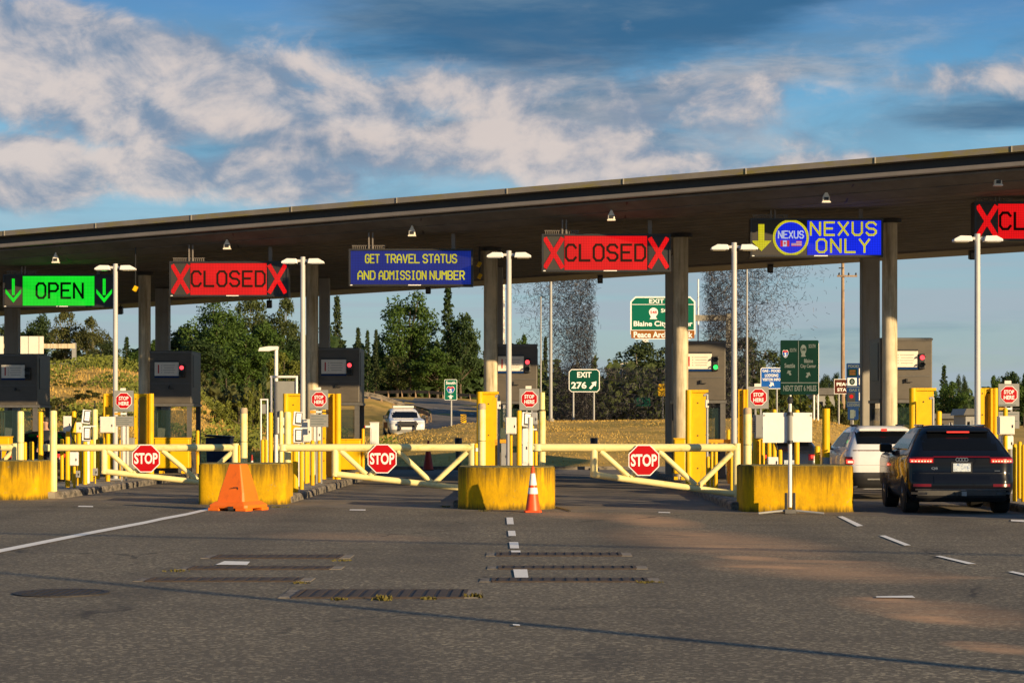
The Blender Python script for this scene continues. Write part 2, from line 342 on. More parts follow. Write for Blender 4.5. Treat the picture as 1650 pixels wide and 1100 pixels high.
def setup_materials():
    g = M_
    g['asphalt'] = asphalt()
    g['lane'] = mat('lane_pavement', (.165, .138, .106), .85, var=.3, scale=1.2, bump=.3, bscale=50, dirt=(.07, .065, .06), dscale=(.5, .12, 1), dlo=.45, dhi=.7)
    g['white_line'] = mat('road_paint', (.82, .80, .75), .7, var=.08, scale=14, dirt=(.30, .28, .25), dscale=(22, 22, 4), dlo=.60, dhi=.78)
    g['concrete'] = mat('concrete', (.26, .24, .20), .85, var=.2, scale=3, bump=.2, dirt=(.13, .12, .09), dscale=(2, 2, 5), dlo=.5, dhi=.75)
    g['kerb'] = mat('kerb_concrete', (.22, .19, .155), .85, var=.35, scale=2.2, bump=.3, dirt=(.06, .055, .05), dscale=(2.5, 2.5, 4), dlo=.48, dhi=.62)
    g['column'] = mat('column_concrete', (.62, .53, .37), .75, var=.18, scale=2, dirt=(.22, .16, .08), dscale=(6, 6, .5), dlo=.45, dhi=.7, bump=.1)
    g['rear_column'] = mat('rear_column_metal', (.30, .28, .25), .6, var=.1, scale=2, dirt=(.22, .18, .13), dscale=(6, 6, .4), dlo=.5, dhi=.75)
    g['barrier'] = mat('barrier_yellow', (.60, .34, .004), .85, spec=.15, var=.12, scale=4, bump=.25, bscale=25, dirt=(.36, .22, .01), dscale=(4, 4, 1.6), dlo=.44, dhi=.7)
    g['barrier_top'] = mat('barrier_moss', (.16, .14, .05), .9, var=.5, scale=8, bump=.5, dirt=(.30, .22, .03), dscale=(5, 5, 5), dlo=.5, dhi=.6)
    g['yellow'] = mat('yellow_paint', (.74, .43, .003), .5, spec=.25, var=.07, scale=5, dirt=(.40, .24, .02), dscale=(14, 14, 2.5), dlo=.55, dhi=.74)
    g['pale'] = mat('faded_yellow_paint', (.82, .70, .30), .5, var=.08, scale=6, dirt=(.80, .55, .06), dscale=(5, 5, 1.6), dlo=.52, dhi=.66)
    g['gate'] = mat('gate_paint', (.82, .70, .33), .45, var=.07, scale=4, dirt=(.70, .50, .09), dscale=(3, 8, 8), dlo=.55, dhi=.72)
    g['recess'] = mat('shaded_yellow_panel', (.40, .28, .03), .6, var=.15, scale=3)  # yellow darkened to olive, shadow of the pillar recess painted in
    g['orange_paint'] = mat('orange_yellow_paint', (.66, .30, .01), .5)
    g['rust'] = mat('rust', (.045, .031, .025), .85, var=.4, scale=9)
    g['iron'] = mat('dark_iron', (.035, .03, .028), .7, metal=.3, var=.4, scale=8)
    g['white'] = mat('white_paint', (.78, .76, .73), .4, var=.06, scale=4, dirt=(.6, .57, .5), dscale=(8, 8, 3), dlo=.58, dhi=.78)
    g['polegrey'] = mat('dimmed_white_pole', (.46, .45, .44), .45, var=.05, scale=4)  # white darkened, the poles' weaker light is put into the colour
    g['offwhite'] = mat('cream_enamel', (.74, .69, .60), .45, var=.05, scale=4, dirt=(.5, .43, .33), dscale=(9, 9, 4), dlo=.6, dhi=.8)
    g['grey'] = mat('grey_metal', (.30, .30, .30), .5, metal=.1, var=.1)
    g['signgrey'] = mat('sign_grey', (.235, .235, .225), .55, var=.06)
    g['dark'] = mat('black_plastic', (.018, .018, .02), .45, var=.2)
    g['charcoal'] = mat('charcoal_cladding', (.098, .084, .068), .5, metal=.1, var=.12, scale=2, dirt=(.05, .045, .04), dscale=(1, 1, 5), dlo=.5, dhi=.8)
    g['charcoal_trim'] = mat('charcoal_trim', (.12, .115, .11), .45, metal=.2)
    g['soffit'] = mat('soffit_metal', (.175, .162, .150), .85, metal=0., spec=.2, var=.2, scale=1.5)
    g['rear_soffit'] = mat('bounce_lit_rear_soffit', (.21, .175, .15), .55, var=.12)  # lighter than the soffit, light bounced off the ground painted in
    g['fascia'] = mat('fascia_brown', (.035, .031, .029), .5, metal=.2, var=.2, scale=1)  # darkened to paint in shade under the roof edge overhang
    g['lip'] = mat('canopy_lip', (.19, .165, .145), .45, metal=.1, var=.12, scale=2)
    g['cap'] = mat('mossy_roof_edge', (.185, .165, .145), .85, var=.15, scale=1.5, dirt=(.20, .17, .05), dscale=(1.2, 1.2, 5), dlo=.46, dhi=.64)
    g['red'] = mat('sign_red', (.44, .004, .008), .5, spec=.15, var=.04)
    g['red2'] = mat('cone_dark_red', (.45, .035, .02), .6, var=.1)
    g['orange'] = mat('orange_plastic', (.85, .16, .006), .5, var=.06, dirt=(.55, .10, .01), dscale=(7, 7, 3), dlo=.58, dhi=.76)
    g['cone'] = mat('cone_orange', (.86, .085, .012), .45, var=.05, dirt=(.55, .09, .03), dscale=(9, 9, 5), dlo=.6, dhi=.78)
    g['print'] = mat('white_print', (.82, .81, .78), .5, var=.03)
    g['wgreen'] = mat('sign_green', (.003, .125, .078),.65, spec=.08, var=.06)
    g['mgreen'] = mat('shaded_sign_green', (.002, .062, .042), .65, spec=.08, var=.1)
    g['dgreen'] = mat('shade_darkened_sign_green', (.002, .024, .018), .65, spec=.08, var=.15, scale=1.5)  # green darkened, puts the junction sign's shade into its colour
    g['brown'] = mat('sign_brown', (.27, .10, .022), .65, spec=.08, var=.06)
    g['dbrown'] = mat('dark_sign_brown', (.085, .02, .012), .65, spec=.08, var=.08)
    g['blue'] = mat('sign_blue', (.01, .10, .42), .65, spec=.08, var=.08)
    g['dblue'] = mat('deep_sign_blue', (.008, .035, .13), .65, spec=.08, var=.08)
    g['faint'] = mat('dimmed_print', (.10, .135, .135), .6)  # white print dimmed to go with the shade painted into the far signs
    g['black'] = mat('asphalt_black_paint', (.02, .02, .02), .6)
    g['wood'] = mat('pole_wood', (.34, .235, .145), .85, var=.25, scale=3, dirt=(.20, .13, .08), dscale=(9, 9, .8), dlo=.45, dhi=.65, bump=.3)
    g['trunk'] = mat('bark', (.11, .085, .06), .9, var=.35, scale=3, bump=.5)
    g['palebark'] = mat('pale_bark', (.30, .26, .19), .9, var=.3, scale=3)
    for i, (nm, c) in enumerate((('leaf_green', (.058, .108, .016)), ('leaf_dark', (.036, .066, .016)), ('leaf_olive', (.085, .092, .024)), ('needle_green', (.045, .068, .022)), ('leaf_bright', (.145, .165, .024)), ('needle_brown', (.056, .076, .018)))):
        g[nm] = mat(nm, c, .6, var=.45, scale=.5, spec=.3, trans=.25)
    g['drygrass'] = mat('dry_grass', (.52, .335, .092), .95, var=.28, scale=.7, bump=.6, bscale=9, dirt=(.20, .17, .035), dscale=(.12, .25, .3), dlo=.48, dhi=.70, spec=.1)
    g['blade'] = mat('grass_blade', (.52, .35, .10), .9, var=.4, scale=.3, spec=.1, trans=.2)
    g['weed'] = mat('weed_leaf', (.13, .11, .03), .8, var=.4, scale=1, spec=.2, trans=.2)
    g['rod'] = mat('steel_rod', (.030, .028, .032), .5, metal=.5, var=.5, scale=.4)
    g['skin'] = mat('skin', (.42, .24, .16), .55, var=.05)
    g['uniform'] = mat('dark_uniform', (.02, .022, .03), .8)
    g['hair'] = mat('dark_hair', (.02, .014, .01), .6)
    g['carblack'] = mat('black_car_paint', (.004, .005, .009), .3, var=.1, spec=.05, coat=.5)
    g['carwhite'] = mat('white_car_paint', (.72, .72, .72), .3, var=.03, coat=.8)
    g['carblue'] = mat('dark_blue_car_paint', (.012, .016, .028), .25, var=.1, coat=.8)
    g['tyre'] = mat('tyre', (.018, .017, .016), .85)
    g['rim'] = mat('rim_metal', (.30, .30, .31), .3, metal=.8)
    g['chrome'] = mat('chrome', (.62, .62, .63), .18, metal=1.0, var=.03)
    g['carglass'] = mat('tinted_glass', (.004, .005, .007), .15, var=.05, spec=.15)
    g['binblue'] = mat('blue_bin', (.016, .04, .12), .5)
    g['lensred'] = glow('tail_lamp_lit', (1.0, .035, .02), 2.2)
    g['lenshot'] = glow('tail_lamp_core', (1.0, .30, .18), 4.0)
    g['lensdim'] = glow('tail_lamp_dim', (.25, .004, .006), .10)
    g['sigred'] = glow('signal_red', (1.0, .05, .06), 2.6)
    g['siggreen'] = glow('signal_green', (.03, 1.0, .12), 2.0)
    g['lamp_lens'] = mat('headlamp_lens', (.5, .52, .55), .1, var=.05, coat=.6)
    g['booth_glass'] = glass('booth_glass', (.02, .04, .035), .03, .42)
    g['glass_panel'] = mat('pale_green_glass', (.22, .33, .28), .2, var=.12)
    g['interior'] = mat('booth_interior', (.05, .048, .045), .8)
    g['paper'] = mat('paper_notice', (.55, .62, .55), .7, var=.05)
    g['plate'] = mat('number_plate', (.55, .62, .68), .4, var=.12, scale=14, dirt=(.12, .2, .42), dscale=(26, 26, 40), dlo=.52, dhi=.6)
    g['led_red'] = led('led_red', (1.0, .008, .01), 1.0); g['led_green'] = led('led_green', (.012, .95, .03), 1.0)
    g['led_blue'] = led('led_blue', (.010, .030, .95), .95); g['led_navy'] = led('led_navy', (.012, .03, .30), .8)
    g['led_yellow'] = led('led_yellow', (.85, .75, .02), .9, lo=.6); g['led_white'] = led('led_white', (.7, .75, .95), .9, lo=.7)
    g['led_off'] = mat('led_off', (.032, .027, .022), .6, var=.1); g['led_dark'] = mat('led_unlit', (.02, .010, .008), .9, spec=.05)
    g['led_darkg'] = mat('led_unlit_green', (.008, .018, .008), .9, spec=.05)
    g['led_flagred'] = led('led_flag_red', (.9, .02, .06), .8, lo=.7)
setup_materials()
def stain_barrier():
    m = M_['barrier']; nt = m.node_tree; n = nt.nodes; L = nt.links; p = n['Principled BSDF']; src = p.inputs['Base Color'].links[0].from_socket
    tc = n.new('ShaderNodeTexCoord'); sp = n.new('ShaderNodeSeparateXYZ'); L.new(tc.outputs['Object'], sp.inputs[0])
    mp = n.new('ShaderNodeMapping'); mp.inputs['Scale'].default_value = (7, 7, .45)
    oi = n.new('ShaderNodeObjectInfo'); vs = n.new('ShaderNodeVectorMath'); vs.operation = 'ADD'; k9 = n.new('ShaderNodeMath'); k9.operation = 'MULTIPLY'; k9.inputs[1].default_value = 37.; L.new(oi.outputs['Random'], k9.inputs[0]); L.new(tc.outputs['Object'], vs.inputs[0]); L.new(k9.outputs[0], vs.inputs[1]); L.new(vs.outputs[0], mp.inputs[0])
    t = n.new('ShaderNodeTexNoise'); t.inputs['Scale'].default_value = 1; t.inputs['Detail'].default_value = 10; t.inputs['Roughness'].default_value = .78; t.inputs['Distortion'].default_value = .5; L.new(mp.outputs[0], t.inputs['Vector'])
    def rng(v, q):
        r = n.new('ShaderNodeMapRange'); L.new(v, r.inputs[0])
        for i, x in enumerate(q): r.inputs[i+1].default_value = x
        return r.outputs[0]
    def mth(op, x, y):
        k = n.new('ShaderNodeMath'); k.operation = op; k.use_clamp = True; L.new(x, k.inputs[0]); L.new(y, k.inputs[1]); return k.outputs[0]
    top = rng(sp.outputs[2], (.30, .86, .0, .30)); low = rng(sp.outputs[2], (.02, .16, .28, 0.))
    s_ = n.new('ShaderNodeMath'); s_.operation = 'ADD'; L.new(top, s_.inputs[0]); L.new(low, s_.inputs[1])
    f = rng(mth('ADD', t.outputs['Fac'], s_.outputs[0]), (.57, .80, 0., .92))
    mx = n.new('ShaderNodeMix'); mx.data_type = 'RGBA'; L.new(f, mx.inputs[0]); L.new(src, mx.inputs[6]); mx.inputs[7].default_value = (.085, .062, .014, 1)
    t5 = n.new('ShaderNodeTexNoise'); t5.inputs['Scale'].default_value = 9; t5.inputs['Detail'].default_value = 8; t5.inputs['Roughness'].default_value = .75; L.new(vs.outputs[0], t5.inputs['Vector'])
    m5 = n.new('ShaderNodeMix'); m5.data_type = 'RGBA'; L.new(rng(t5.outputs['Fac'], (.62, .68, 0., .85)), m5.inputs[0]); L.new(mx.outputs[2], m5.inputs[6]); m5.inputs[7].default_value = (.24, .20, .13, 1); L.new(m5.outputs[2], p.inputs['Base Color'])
stain_barrier()
load_texts(['STOP', 'HERE', 'EXIT', '276', 'EXIT 276', 'SOUTH', 'Blaine City Center', 'Peace Arch St Park', '548', '5', 'GAS - FOOD', 'LODGING', 'VISITOR INFO',
            'Seattle', 'Blaine', 'City Center', 'NEXT EXIT 6 MILES', 'PEACE', 'STATE', 'FOOD EXIT 276', 'GAS EXIT 276', 'Q8', 'South'])
G = M_
# ------------------------------------------------------------------ the ground
structure(MB().sheet([(-150, -40, 0), (150, -40, 0), (150, 74.3, 0), (-150, 74.3, 0)]).build('asphalt_ground', G['asphalt']))
ISX = [-16.6, -11.35, -6.05, -.7, 4.58, 9.8]                       # island centre lines
NOSE = [46.2, 43.8, 41.3, 38.75, 37.7, 34.2]
# lane surface, browner than the forecourt, its front edge running along the island noses
pts = [(-40, 58.0), (-16.6, 46.0), (-11.3, 43.3), (-6.05, 40.9), (-.7, 38.3), (4.6, 37.0), (9.8, 33.6), (26, 26.5), (40, 74.2), (-40, 74.2)]
structure(MB().prismz(pts, .001, .004).build('lane_pavement', G['lane']))
TY = [74, 78, 82, 86, 90, 95, 100, 105, 110, 115, 122, 130, 140, 150, 165, 180, 200, 220, 260, 300, 400, 500, 800, 1500]
KY = [74, 80, 90, 100, 115, 130, 150, 180, 220, 300, 500, 1500]
TAB = {-900: [0,.2,1.7,3.2,5.1,5.3,5.4,5.5,6,7,9,15], 150: [0,.2,1.6,3.1,4.9,5.2,5.3,5.4,5.8,6.5,8,14], 250: [0,.2,1.4,2.7,4.4,4.9,5.0,5.1,5.5,6,8,14], 400: [0,.3,.8,1.1,1.5,2.6,3.4,3.8,4.2,5,8,14],
  590: [0,.2,.55,.9,.3,1.2,3.6,3.7,4.6,5.5,8,14], 690: [0,.35,1.0,1.45,.6,1.5,2.2,3.2,4.6,5.5,8,14], 760: [0,.5,1.2,1.68,1.5,1.65,2.1,3.0,4.4,5.2,7,13],
  870: [0,.5,1.25,1.75,1.8,1.8,1.8,2,2.5,3.5,5,10], 1300: [0,.5,1.3,1.9,1.95,1.95,1.9,2,2.2,3,4,8], 1390: [0,.3,.9,1.45,1.4,1.3,1.3,1.3,1.5,2,3,6], 1470: [0,.08,.12,.2,.3,.4,.6,.8,1,1.5,3,6], 2700: [0,.05,.1,.2,.3,.4,.6,.8,1,1.5,3,6]}
_us = sorted(TAB)
def ground_z(x, Y):
    if Y <= 74: return 0.
    u = VX+F*x/Y; u = max(_us[0], min(_us[-1], u))
    for a, b in zip(_us, _us[1:]):
        if u <= b:
            t = (u-a)/(b-a); t = t*t*(3-2*t)
            z = interp(Y, list(zip(KY, TAB[a])))*(1-t)+interp(Y, list(zip(KY, TAB[b])))*t
            return z+.05*math.sin(x*.9+Y*.35)*min(1, (Y-74)/6)
    return 0.
mb = MB(); us = list(range(-900, 2701, 25)); nu = len(us)
for Y in TY:
    for u in us: x = gx(u, Y); mb.v.append((x, Y, ground_z(x, Y) if Y > 74 else .02))
for j in range(len(TY)-1):
    for i in range(nu-1): mb.f.append((j*nu+i, j*nu+i+1, (j+1)*nu+i+1, (j+1)*nu+i))
structure(mb.build('grass_bank', G['drygrass'], smooth=60))
structure(MB().box((0, 74.0, .05), (140, .3, .14)).build('lawn_kerb', G['kerb']))
mb = MB()
for k in range(30000):                                             # dry grass standing along the bank
    Y = 75+random.random()**.8*40; u = random.uniform(-50, 1430); x = gx(u, Y); z = ground_z(x, Y); h = random.uniform(.03, .075)*(2.6 if u < 640 else 1); a = random.random()*3.14; wd = .035
    c, s = math.cos(a)*wd, math.sin(a)*wd; lx, ly = random.uniform(-.09, .09), random.uniform(-.09, .09)
    mb.add([(x-c, Y-s, z-.03), (x+c, Y+s, z-.03), (x+lx, Y+ly, z+h)], [(0, 1, 2)])
stuff(mb.build('dry_grass', G['blade']))
# ramp road climbing away behind the lawn
mb = MB(); rows = list(range(118, 214, 5)); nc = 9
for Y in rows:
    l = interp(Y, [(118, 640), (150, 692), (166, 696), (180, 665), (205, 560), (215, 540)])
    for i in range(nc): u = l+(960-l)*i/(nc-1); x = gx(u, Y); mb.v.append((x, Y, ground_z(x, Y)+.06))
for j in range(len(rows)-1):
    for i in range(nc-1): mb.f.append((j*nc+i, j*nc+i+1, (j+1)*nc+i+1, (j+1)*nc+i))
structure(mb.build('ramp_road', G['lane'], smooth=60))
mb = MB()
for k in range(10):
    u = 700+k*14; Y = 172-k*3.2; x = gx(u, Y); x2 = gx(u+7, Y-1.4)
    mb.sheet([(x, Y, ground_z(x, Y)+.10), (x2, Y-1.4, ground_z(x2, Y-1.4)+.10), (x2, Y-.9, ground_z(x2, Y-.9)+.10), (x, Y+.5, ground_z(x, Y+.5)+.10)])
structure(mb.build('ramp_lane_line', G['white_line']))

# ------------------------------------------------------------------ painted markings on the forecourt
def quad_px(mb, P, z=.010): mb.sheet([(gx(a, gY(b)), gY(b), z) for a, b in P])
mb = MB()                                                          # the long slightly wandering left line
cl = [(-30, 894), (60, 876), (150, 858), (235, 842), (262, 836), (300, 829), (330, 822), (352, 817.5)]
for (a, b), (c, d) in zip(cl, cl[1:]):
    t0 = 2.6*(b-HY)/200; t1 = 2.6*(d-HY)/200; quad_px(mb, [(a, b+t0), (c, d+t1), (c, d-t1), (a, b-t0)])
structure(mb.build('edge_line', G['white_line']))
mb = MB()
for P in ([(817,845),(828,845),(826.5,834),(816,834)], [(819.5,864),(831.5,864),(830,855.5),(818.5,855.5)], [(822,884),(836.5,884),(835,873.8),(820.5,873.8)], [(824,890.3),(839,890.3),(838.3,887.4),(823,887.4)], [(829.5,931.5),(851.5,931.5),(849.5,918),(827,918)],
          [(827,1008.5),(838,1009.5),(837,1007),(826,1006.5)]): quad_px(mb, P)
structure(mb.build('centre_dashes', G['white_line']))
mb = MB()
for P in ([(1381,848.5),(1391,847.5),(1358,832),(1350,832.5)], [(1458,879.5),(1468,879),(1426,863),(1417,863.5)], [(1560,909.5),(1573,909),(1515,896),(1507,896.5)], [(1668,932),(1682,931),(1632,921),(1624,922)], [(1629,840),(1660,842),(1660,838.5),(1629,837.5)],
          [(1412,963.5),(1475,964),(1470,960.5),(1412,961.5)]): quad_px(mb, P)
structure(mb.build('lane_dashes', G['white_line']))
mb = MB()
for P in ([(347,910.5),(398,911),(403,905.5),(362,904.5)], [(563,822.5),(589,822.8),(589,821),(564,820.8)], [(125,816.8),(150,817.2),(150,815.4),(127,815)], [(1060,826.5),(1080,826.8),(1080,825.4),(1062,825)]): quad_px(mb, P)
structure(mb.build('worn_paint_marks', G['white_line']))

# ------------------------------------------------------------------ drain grates and manhole
def grate(px0, px1, py0, py1, label, bars):
    Y0, Y1 = gY(py1), gY(py0); Ym = (Y0+Y1)/2; x0, x1 = gx(px0, Ym), gx(px1, Ym); W = x1-x0; D = Y1-Y0
    t = thing('drain_grate', label, 'drain grate', ((x0+x1)/2, Ym, 0), 0, 'drain grates in the asphalt')
    MB().box((0, 0, .006), (W, D, .004)).build('pit', G['iron'], t)
    fr = MB(); fr.box((0, -D/2-.02, .004), (W+.08, .04, .016)); fr.box((0, D/2+.02, .004), (W+.08, .04, .016))
    for s in (-1, 1): fr.box((s*(W/2+.03), 0, .008), (.04, D, .014))
    fr.build('frame', G['rust'], t)
    bm = None
    for k in range(bars):
        x = -W/2+W*(k+.5)/bars
        if bm is None:
            b = MB().box((0, 0, 0), (W/bars*.62, D, .008)).build('bar', G['rust'], t); bm = b.data
        else:
            b = bpy.data.objects.new('bar', bm); C.objects.link(b); b.parent = t
        b.location = (x, 0, .010)
    for s in (-1, 1): MB().box((s*(W/2+.04+.065), 0, .004), (.13, D+.05, .006)).build('concrete_end', G['kerb'], t)
    return t
def weed(x, y, h, label, n=26, spread=.12):
    mb = MB()
    for k in range(n):
        a = random.random()*6.28; r = random.random()*spread; bx, by = x+math.cos(a)*r, y+math.sin(a)*r; l = h*random.uniform(.4, 1); ang = random.random()*6.28
        dx, dy = math.cos(ang)*l*.6, math.sin(ang)*l*.6; wx, wy = -math.sin(ang)*.012, math.cos(ang)*.012
        mb.add([(bx-wx, by-wy, 0), (bx+wx, by+wy, 0), (bx+dx*.5+wx, by+dy*.5+wy, l*.8), (bx+dx, by+dy, l)], [(0, 1, 2), (0, 2, 3)])
    return tag(mb.build('weed', G['weed']), label, 'weed', 'weeds in the asphalt')
grate(352, 545, 894.5, 899.5, 'rusty drain grate, farthest of the three on the left beside the worn white mark', 12)
grate(314, 528, 913, 917, 'rusty drain grate in the middle of the three on the left', 12)
grate(247, 478, 931.5, 936.5, 'rusty drain grate, nearest of the three on the left', 12)
grate(486, 744, 951, 963, 'wide rusty drain grate with weeds, nearest to the viewer and left of the dashes', 13)
grate(806, 995, 891, 895.5, 'rusty drain grate, farthest of the three crossing the short white dashes', 13)
grate(810, 1018, 912.5, 916.5, 'rusty drain grate just beyond the square white dash', 13)
grate(800, 1036, 932, 937, 'rusty drain grate just nearer than the square white dash', 13)
for px, py, h, s, lb in ((552, 903, .05, .14, 'dry weed at the right end of the far left grate'), (285, 920, .06, .16, 'dry weed at the left end of the middle left grate'), (485, 939, .06, .12, 'dry weed at the right end of the nearest left grate'),
    (765, 962, .13, .1, 'yellow weed at the right end of the wide nearest grate'), (616, 966, .14, .12, 'green weed growing on the wide nearest grate'), (690, 965, .08, .08, 'small weed near the right half of the wide nearest grate'), (545, 966, .07, .08, 'small weed near the left half of the wide nearest grate'),
    (1048, 938, .06, .16, 'dry weed at the right end of the grate below the square dash'), (716, 817, .12, .14, 'green weed at the left foot of the middle yellow barrier'), (780, 823, .08, .16, 'low weed along the foot of the middle yellow barrier'), (450, 817, .08, .2, 'low weed at the foot of the barrier behind the orange barricade')):
    x, y = gnd(px, py); weed(x, y, h*.38, lb, 44, s)
x, y = gnd(99, 955.5)
t = thing('manhole_cover', 'dark round manhole cover in the asphalt at lower left', 'manhole cover', (x, y, 0))
MB().lathe([(.45, -.01), (.45, .012), (.40, .012), (.395, .008), (0.01, .008)], 28).build('rim', G['iron'], t)
mb = MB()
for k in range(-4, 5): mb.box((k*.08, 0, .011), (.03, 2*math.sqrt(.37**2-(k*.08)**2), .008))
mb.build('ribs', G['iron'], t)

# ------------------------------------------------------------------ islands, kerbs, barriers
IW = .95
NAMES = ['leftmost', 'far left', 'orange barricade', 'traffic cone', 'tripod board', 'right edge']
kerb_me = None
for i in range(6):
    x, y0, y1 = ISX[i], NOSE[i]+.9, 72.5
    a = [(x-IW+.16, y1), (x-IW+.16, y0)]+[(x+(IW-.16)*math.cos(q), y0-.35*math.sin(-q)*-1) for q in []]+[(x+IW-.16, y0), (x+IW-.16, y1)]
    o = structure(MB().prismz(a, .0, .145).build('island_slab', G['concrete']))
    for s in (-1, 1):
        yy = y0
        while yy < min(y1, y0+24):
            if kerb_me is None:
                b = MB().prism([(-.085, -.02), (.085, -.02), (.085, .12), (.05, .155), (-.085, .155)], -.485, .485).build('kerb_stone', G['kerb'], o, bevel=.012); kerb_me = b
            else:
                b = kerb_me.copy(); C.objects.link(b); b.parent = o
            b.location = (x+s*(IW-.075)+random.uniform(-.008, .008), yy+.5, random.uniform(-.008, .006)); b.rotation_euler = (0, 0, 0 if s > 0 else math.pi)
            yy += 1.0
def barrier(i, depth, hw, h, label, sq, dx=0.):
    t = thing('concrete_barrier', label, 'barrier', (ISX[i]+dx, NOSE[i]+depth, 0), 0, 'yellow concrete barriers at the island noses')
    P = []
    for k in range(25):
        a = math.pi+math.pi*k/24; c, s_ = math.cos(a), math.sin(a)
        P.append((hw*math.copysign(abs(c)**(2/sq), c), depth*math.copysign(abs(s_)**(2/sq), s_)))
    P += [(hw, .9), (-hw, .9)]
    mb = MB(); n = len(P)
    for z, sc in ((0, 1.012), (.05, 1.0), (h-.03, 1.0), (h, .985)): mb.v += [(p[0]*sc, p[1]*sc, z) for p in P]
    for r in range(3): mb.f += [(r*n+k, r*n+(k+1) % n, (r+1)*n+(k+1) % n, (r+1)*n+k) for k in range(n)]
    mb.f.append(tuple(range(3*n, 4*n)))
    mb.build('body', G['barrier'], t, smooth=45)
    MB().prismz([(p[0]*.97, p[1]*.97) for p in P], h+.001, h+.012).build('weathered_top', G['barrier_top'], t)
    return t
barrier(1, .35, .97, .83, 'stained yellow concrete barrier at the far left edge of the photo', 5, -.33)
barrier(2, .40, .89, .82, 'stained yellow concrete barrier behind the orange plastic barricade', 6, .05)
barrier(3, .75, .935, .80, 'rounded yellow concrete barrier behind the orange and white traffic cone', 2.6, .08)
barrier(4, .40, 1.03, .85, 'wide stained yellow concrete barrier behind the tripod board stand', 5, .22)
barrier(5, .40, .95, .86, 'yellow concrete barrier beyond the right edge, beside the black SUV', 5)

# ------------------------------------------------------------------ canopy
def cyf(X): return 52-.455*(X+.68)
def czt(X): return 7.62+.031*(X+.68)
can = thing('border_canopy', 'long dark sloping canopy roof over the inspection lanes on round columns', 'canopy', (0, 52, 0))
XA, XB = -28., 22.
def run(name, prof, m, n=1, kind=None, bevel=0):       # profile (d behind the edge, z under the roof top) swept along the skewed edge
    mb = MB(); k = len(prof); N = 12
    for j in range(N+1):
        X = XA+(XB-XA)*j/N
        for d, z in prof: mb.v.append((X, cyf(X)+d-52, czt(X)+z))
    for j in range(N):
        for q in range(k): mb.f.append((j*k+q, j*k+(q+1) % k, (j+1)*k+(q+1) % k, (j+1)*k+q))
    mb.f += [tuple(range(k-1, -1, -1)), tuple(range(N*k, N*k+k))]
    return mb.build(name, m, can)
def sofz(d): return interp(d, [(0, -.46), (1.3, -.84), (16, -1.30)])
run('roof_edge', [(0, 0), (0, -.14), (.35, -.14), (.35, 0)], G['cap'])
run('fascia', [(.34, -.141), (.34, -.37), (.5, -.37), (.5, -.141)], G['fascia'])
run('lip', [(.03, -.365), (.03, -.455), (.05, -.475), (.28, -.475), (.28, -.365)], G['lip'])
for k in range(15):
    X = -24+k*2.9; MB().box((X, cyf(X)-52-.006, czt(X)-.072), (.03, .03, .14)).build('joint_cover', G['concrete'], can)
run('roof_deck', [(.351, -.01), (.51, -.30), (16, -.80), (16, -.30)], G['fascia'])
mb = MB(); d = .28; N = 10
while d < 13.9:
    d1 = min(d+.56, 14.0); prof = [(d, sofz(d)), (d1, sofz(d1)), (d1, sofz(d1)+.05), (d, sofz(d)+.05)]
    b = len(mb.v)
    for j in range(N+1):
        X = XA+(XB-XA)*j/N
        for q, z in prof: mb.v.append((X, cyf(X)+q-52, czt(X)+z))
    for j in range(N):
        for q in range(4): mb.f.append((b+j*4+q, b+j*4+(q+1) % 4, b+(j+1)*4+(q+1) % 4, b+(j+1)*4+q))
    d += .62
stuff(mb.build('soffit_panel', G['soffit'], can))
run('soffit_backing', [(.3, -.42), (14.1, sofz(14.1)+.12), (14.1, sofz(14.1)+.16), (.3, -.38)], G['dark'])
run('rear_edge', [(14.0, sofz(14)-.05), (16.02, sofz(16)-.02), (16.02, -.29), (14.0, -.7)], G['rear_soffit'])
mb = MB()
for k in range(-4, 4):                                 # cross joints of the soffit
    X = 2.2+k*5.27
    for j in range(12):
        d0, d1 = .3+j*1.14, .3+(j+1)*1.14; dx = .0
        mb.add([(X-.02, cyf(X)+d0-52, czt(X)+sofz(d0)-.006), (X+.02, cyf(X)+d0-52, czt(X)+sofz(d0)-.006), (X+.02, cyf(X)+d1-52, czt(X)+sofz(d1)-.006), (X-.02, cyf(X)+d1-52, czt(X)+sofz(d1)-.006)], [(0, 1, 2, 3)])
stuff(mb.build('soffit_joint', G['fascia'], can))
for px, wpx, s in ((-12, 19, 50.6), (233, 19.5, 52.5), (503, 20, 54.6), (790.5, 22, 56.9), (1097, 24, 59.4), (1433.5, 24.5, 62), (1790, 25, 65)):
    Y = F/s; x = gx(px, Y); r = wpx/2/s; d = Y-cyf(x); zt = czt(x)+sofz(d)
    MB().cyl((x, Y-52, .1), (x, Y-52, zt+.05), r, n=24).build('column', G['column'], can, smooth=40)
    MB().cyl((x, Y-52, zt-.10), (x, Y-52, zt-.004), r*1.55, n=24).build('column_collar', G['fascia'], can, smooth=40)
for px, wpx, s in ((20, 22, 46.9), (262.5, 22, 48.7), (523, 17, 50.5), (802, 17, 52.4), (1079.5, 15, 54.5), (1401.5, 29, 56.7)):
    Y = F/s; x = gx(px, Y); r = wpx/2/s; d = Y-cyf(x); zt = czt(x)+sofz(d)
    MB().box((x, Y-52, zt/2), (2*r, 2*r*.9, zt)).build('rear_column', G['rear_column'], can, bevel=.04)

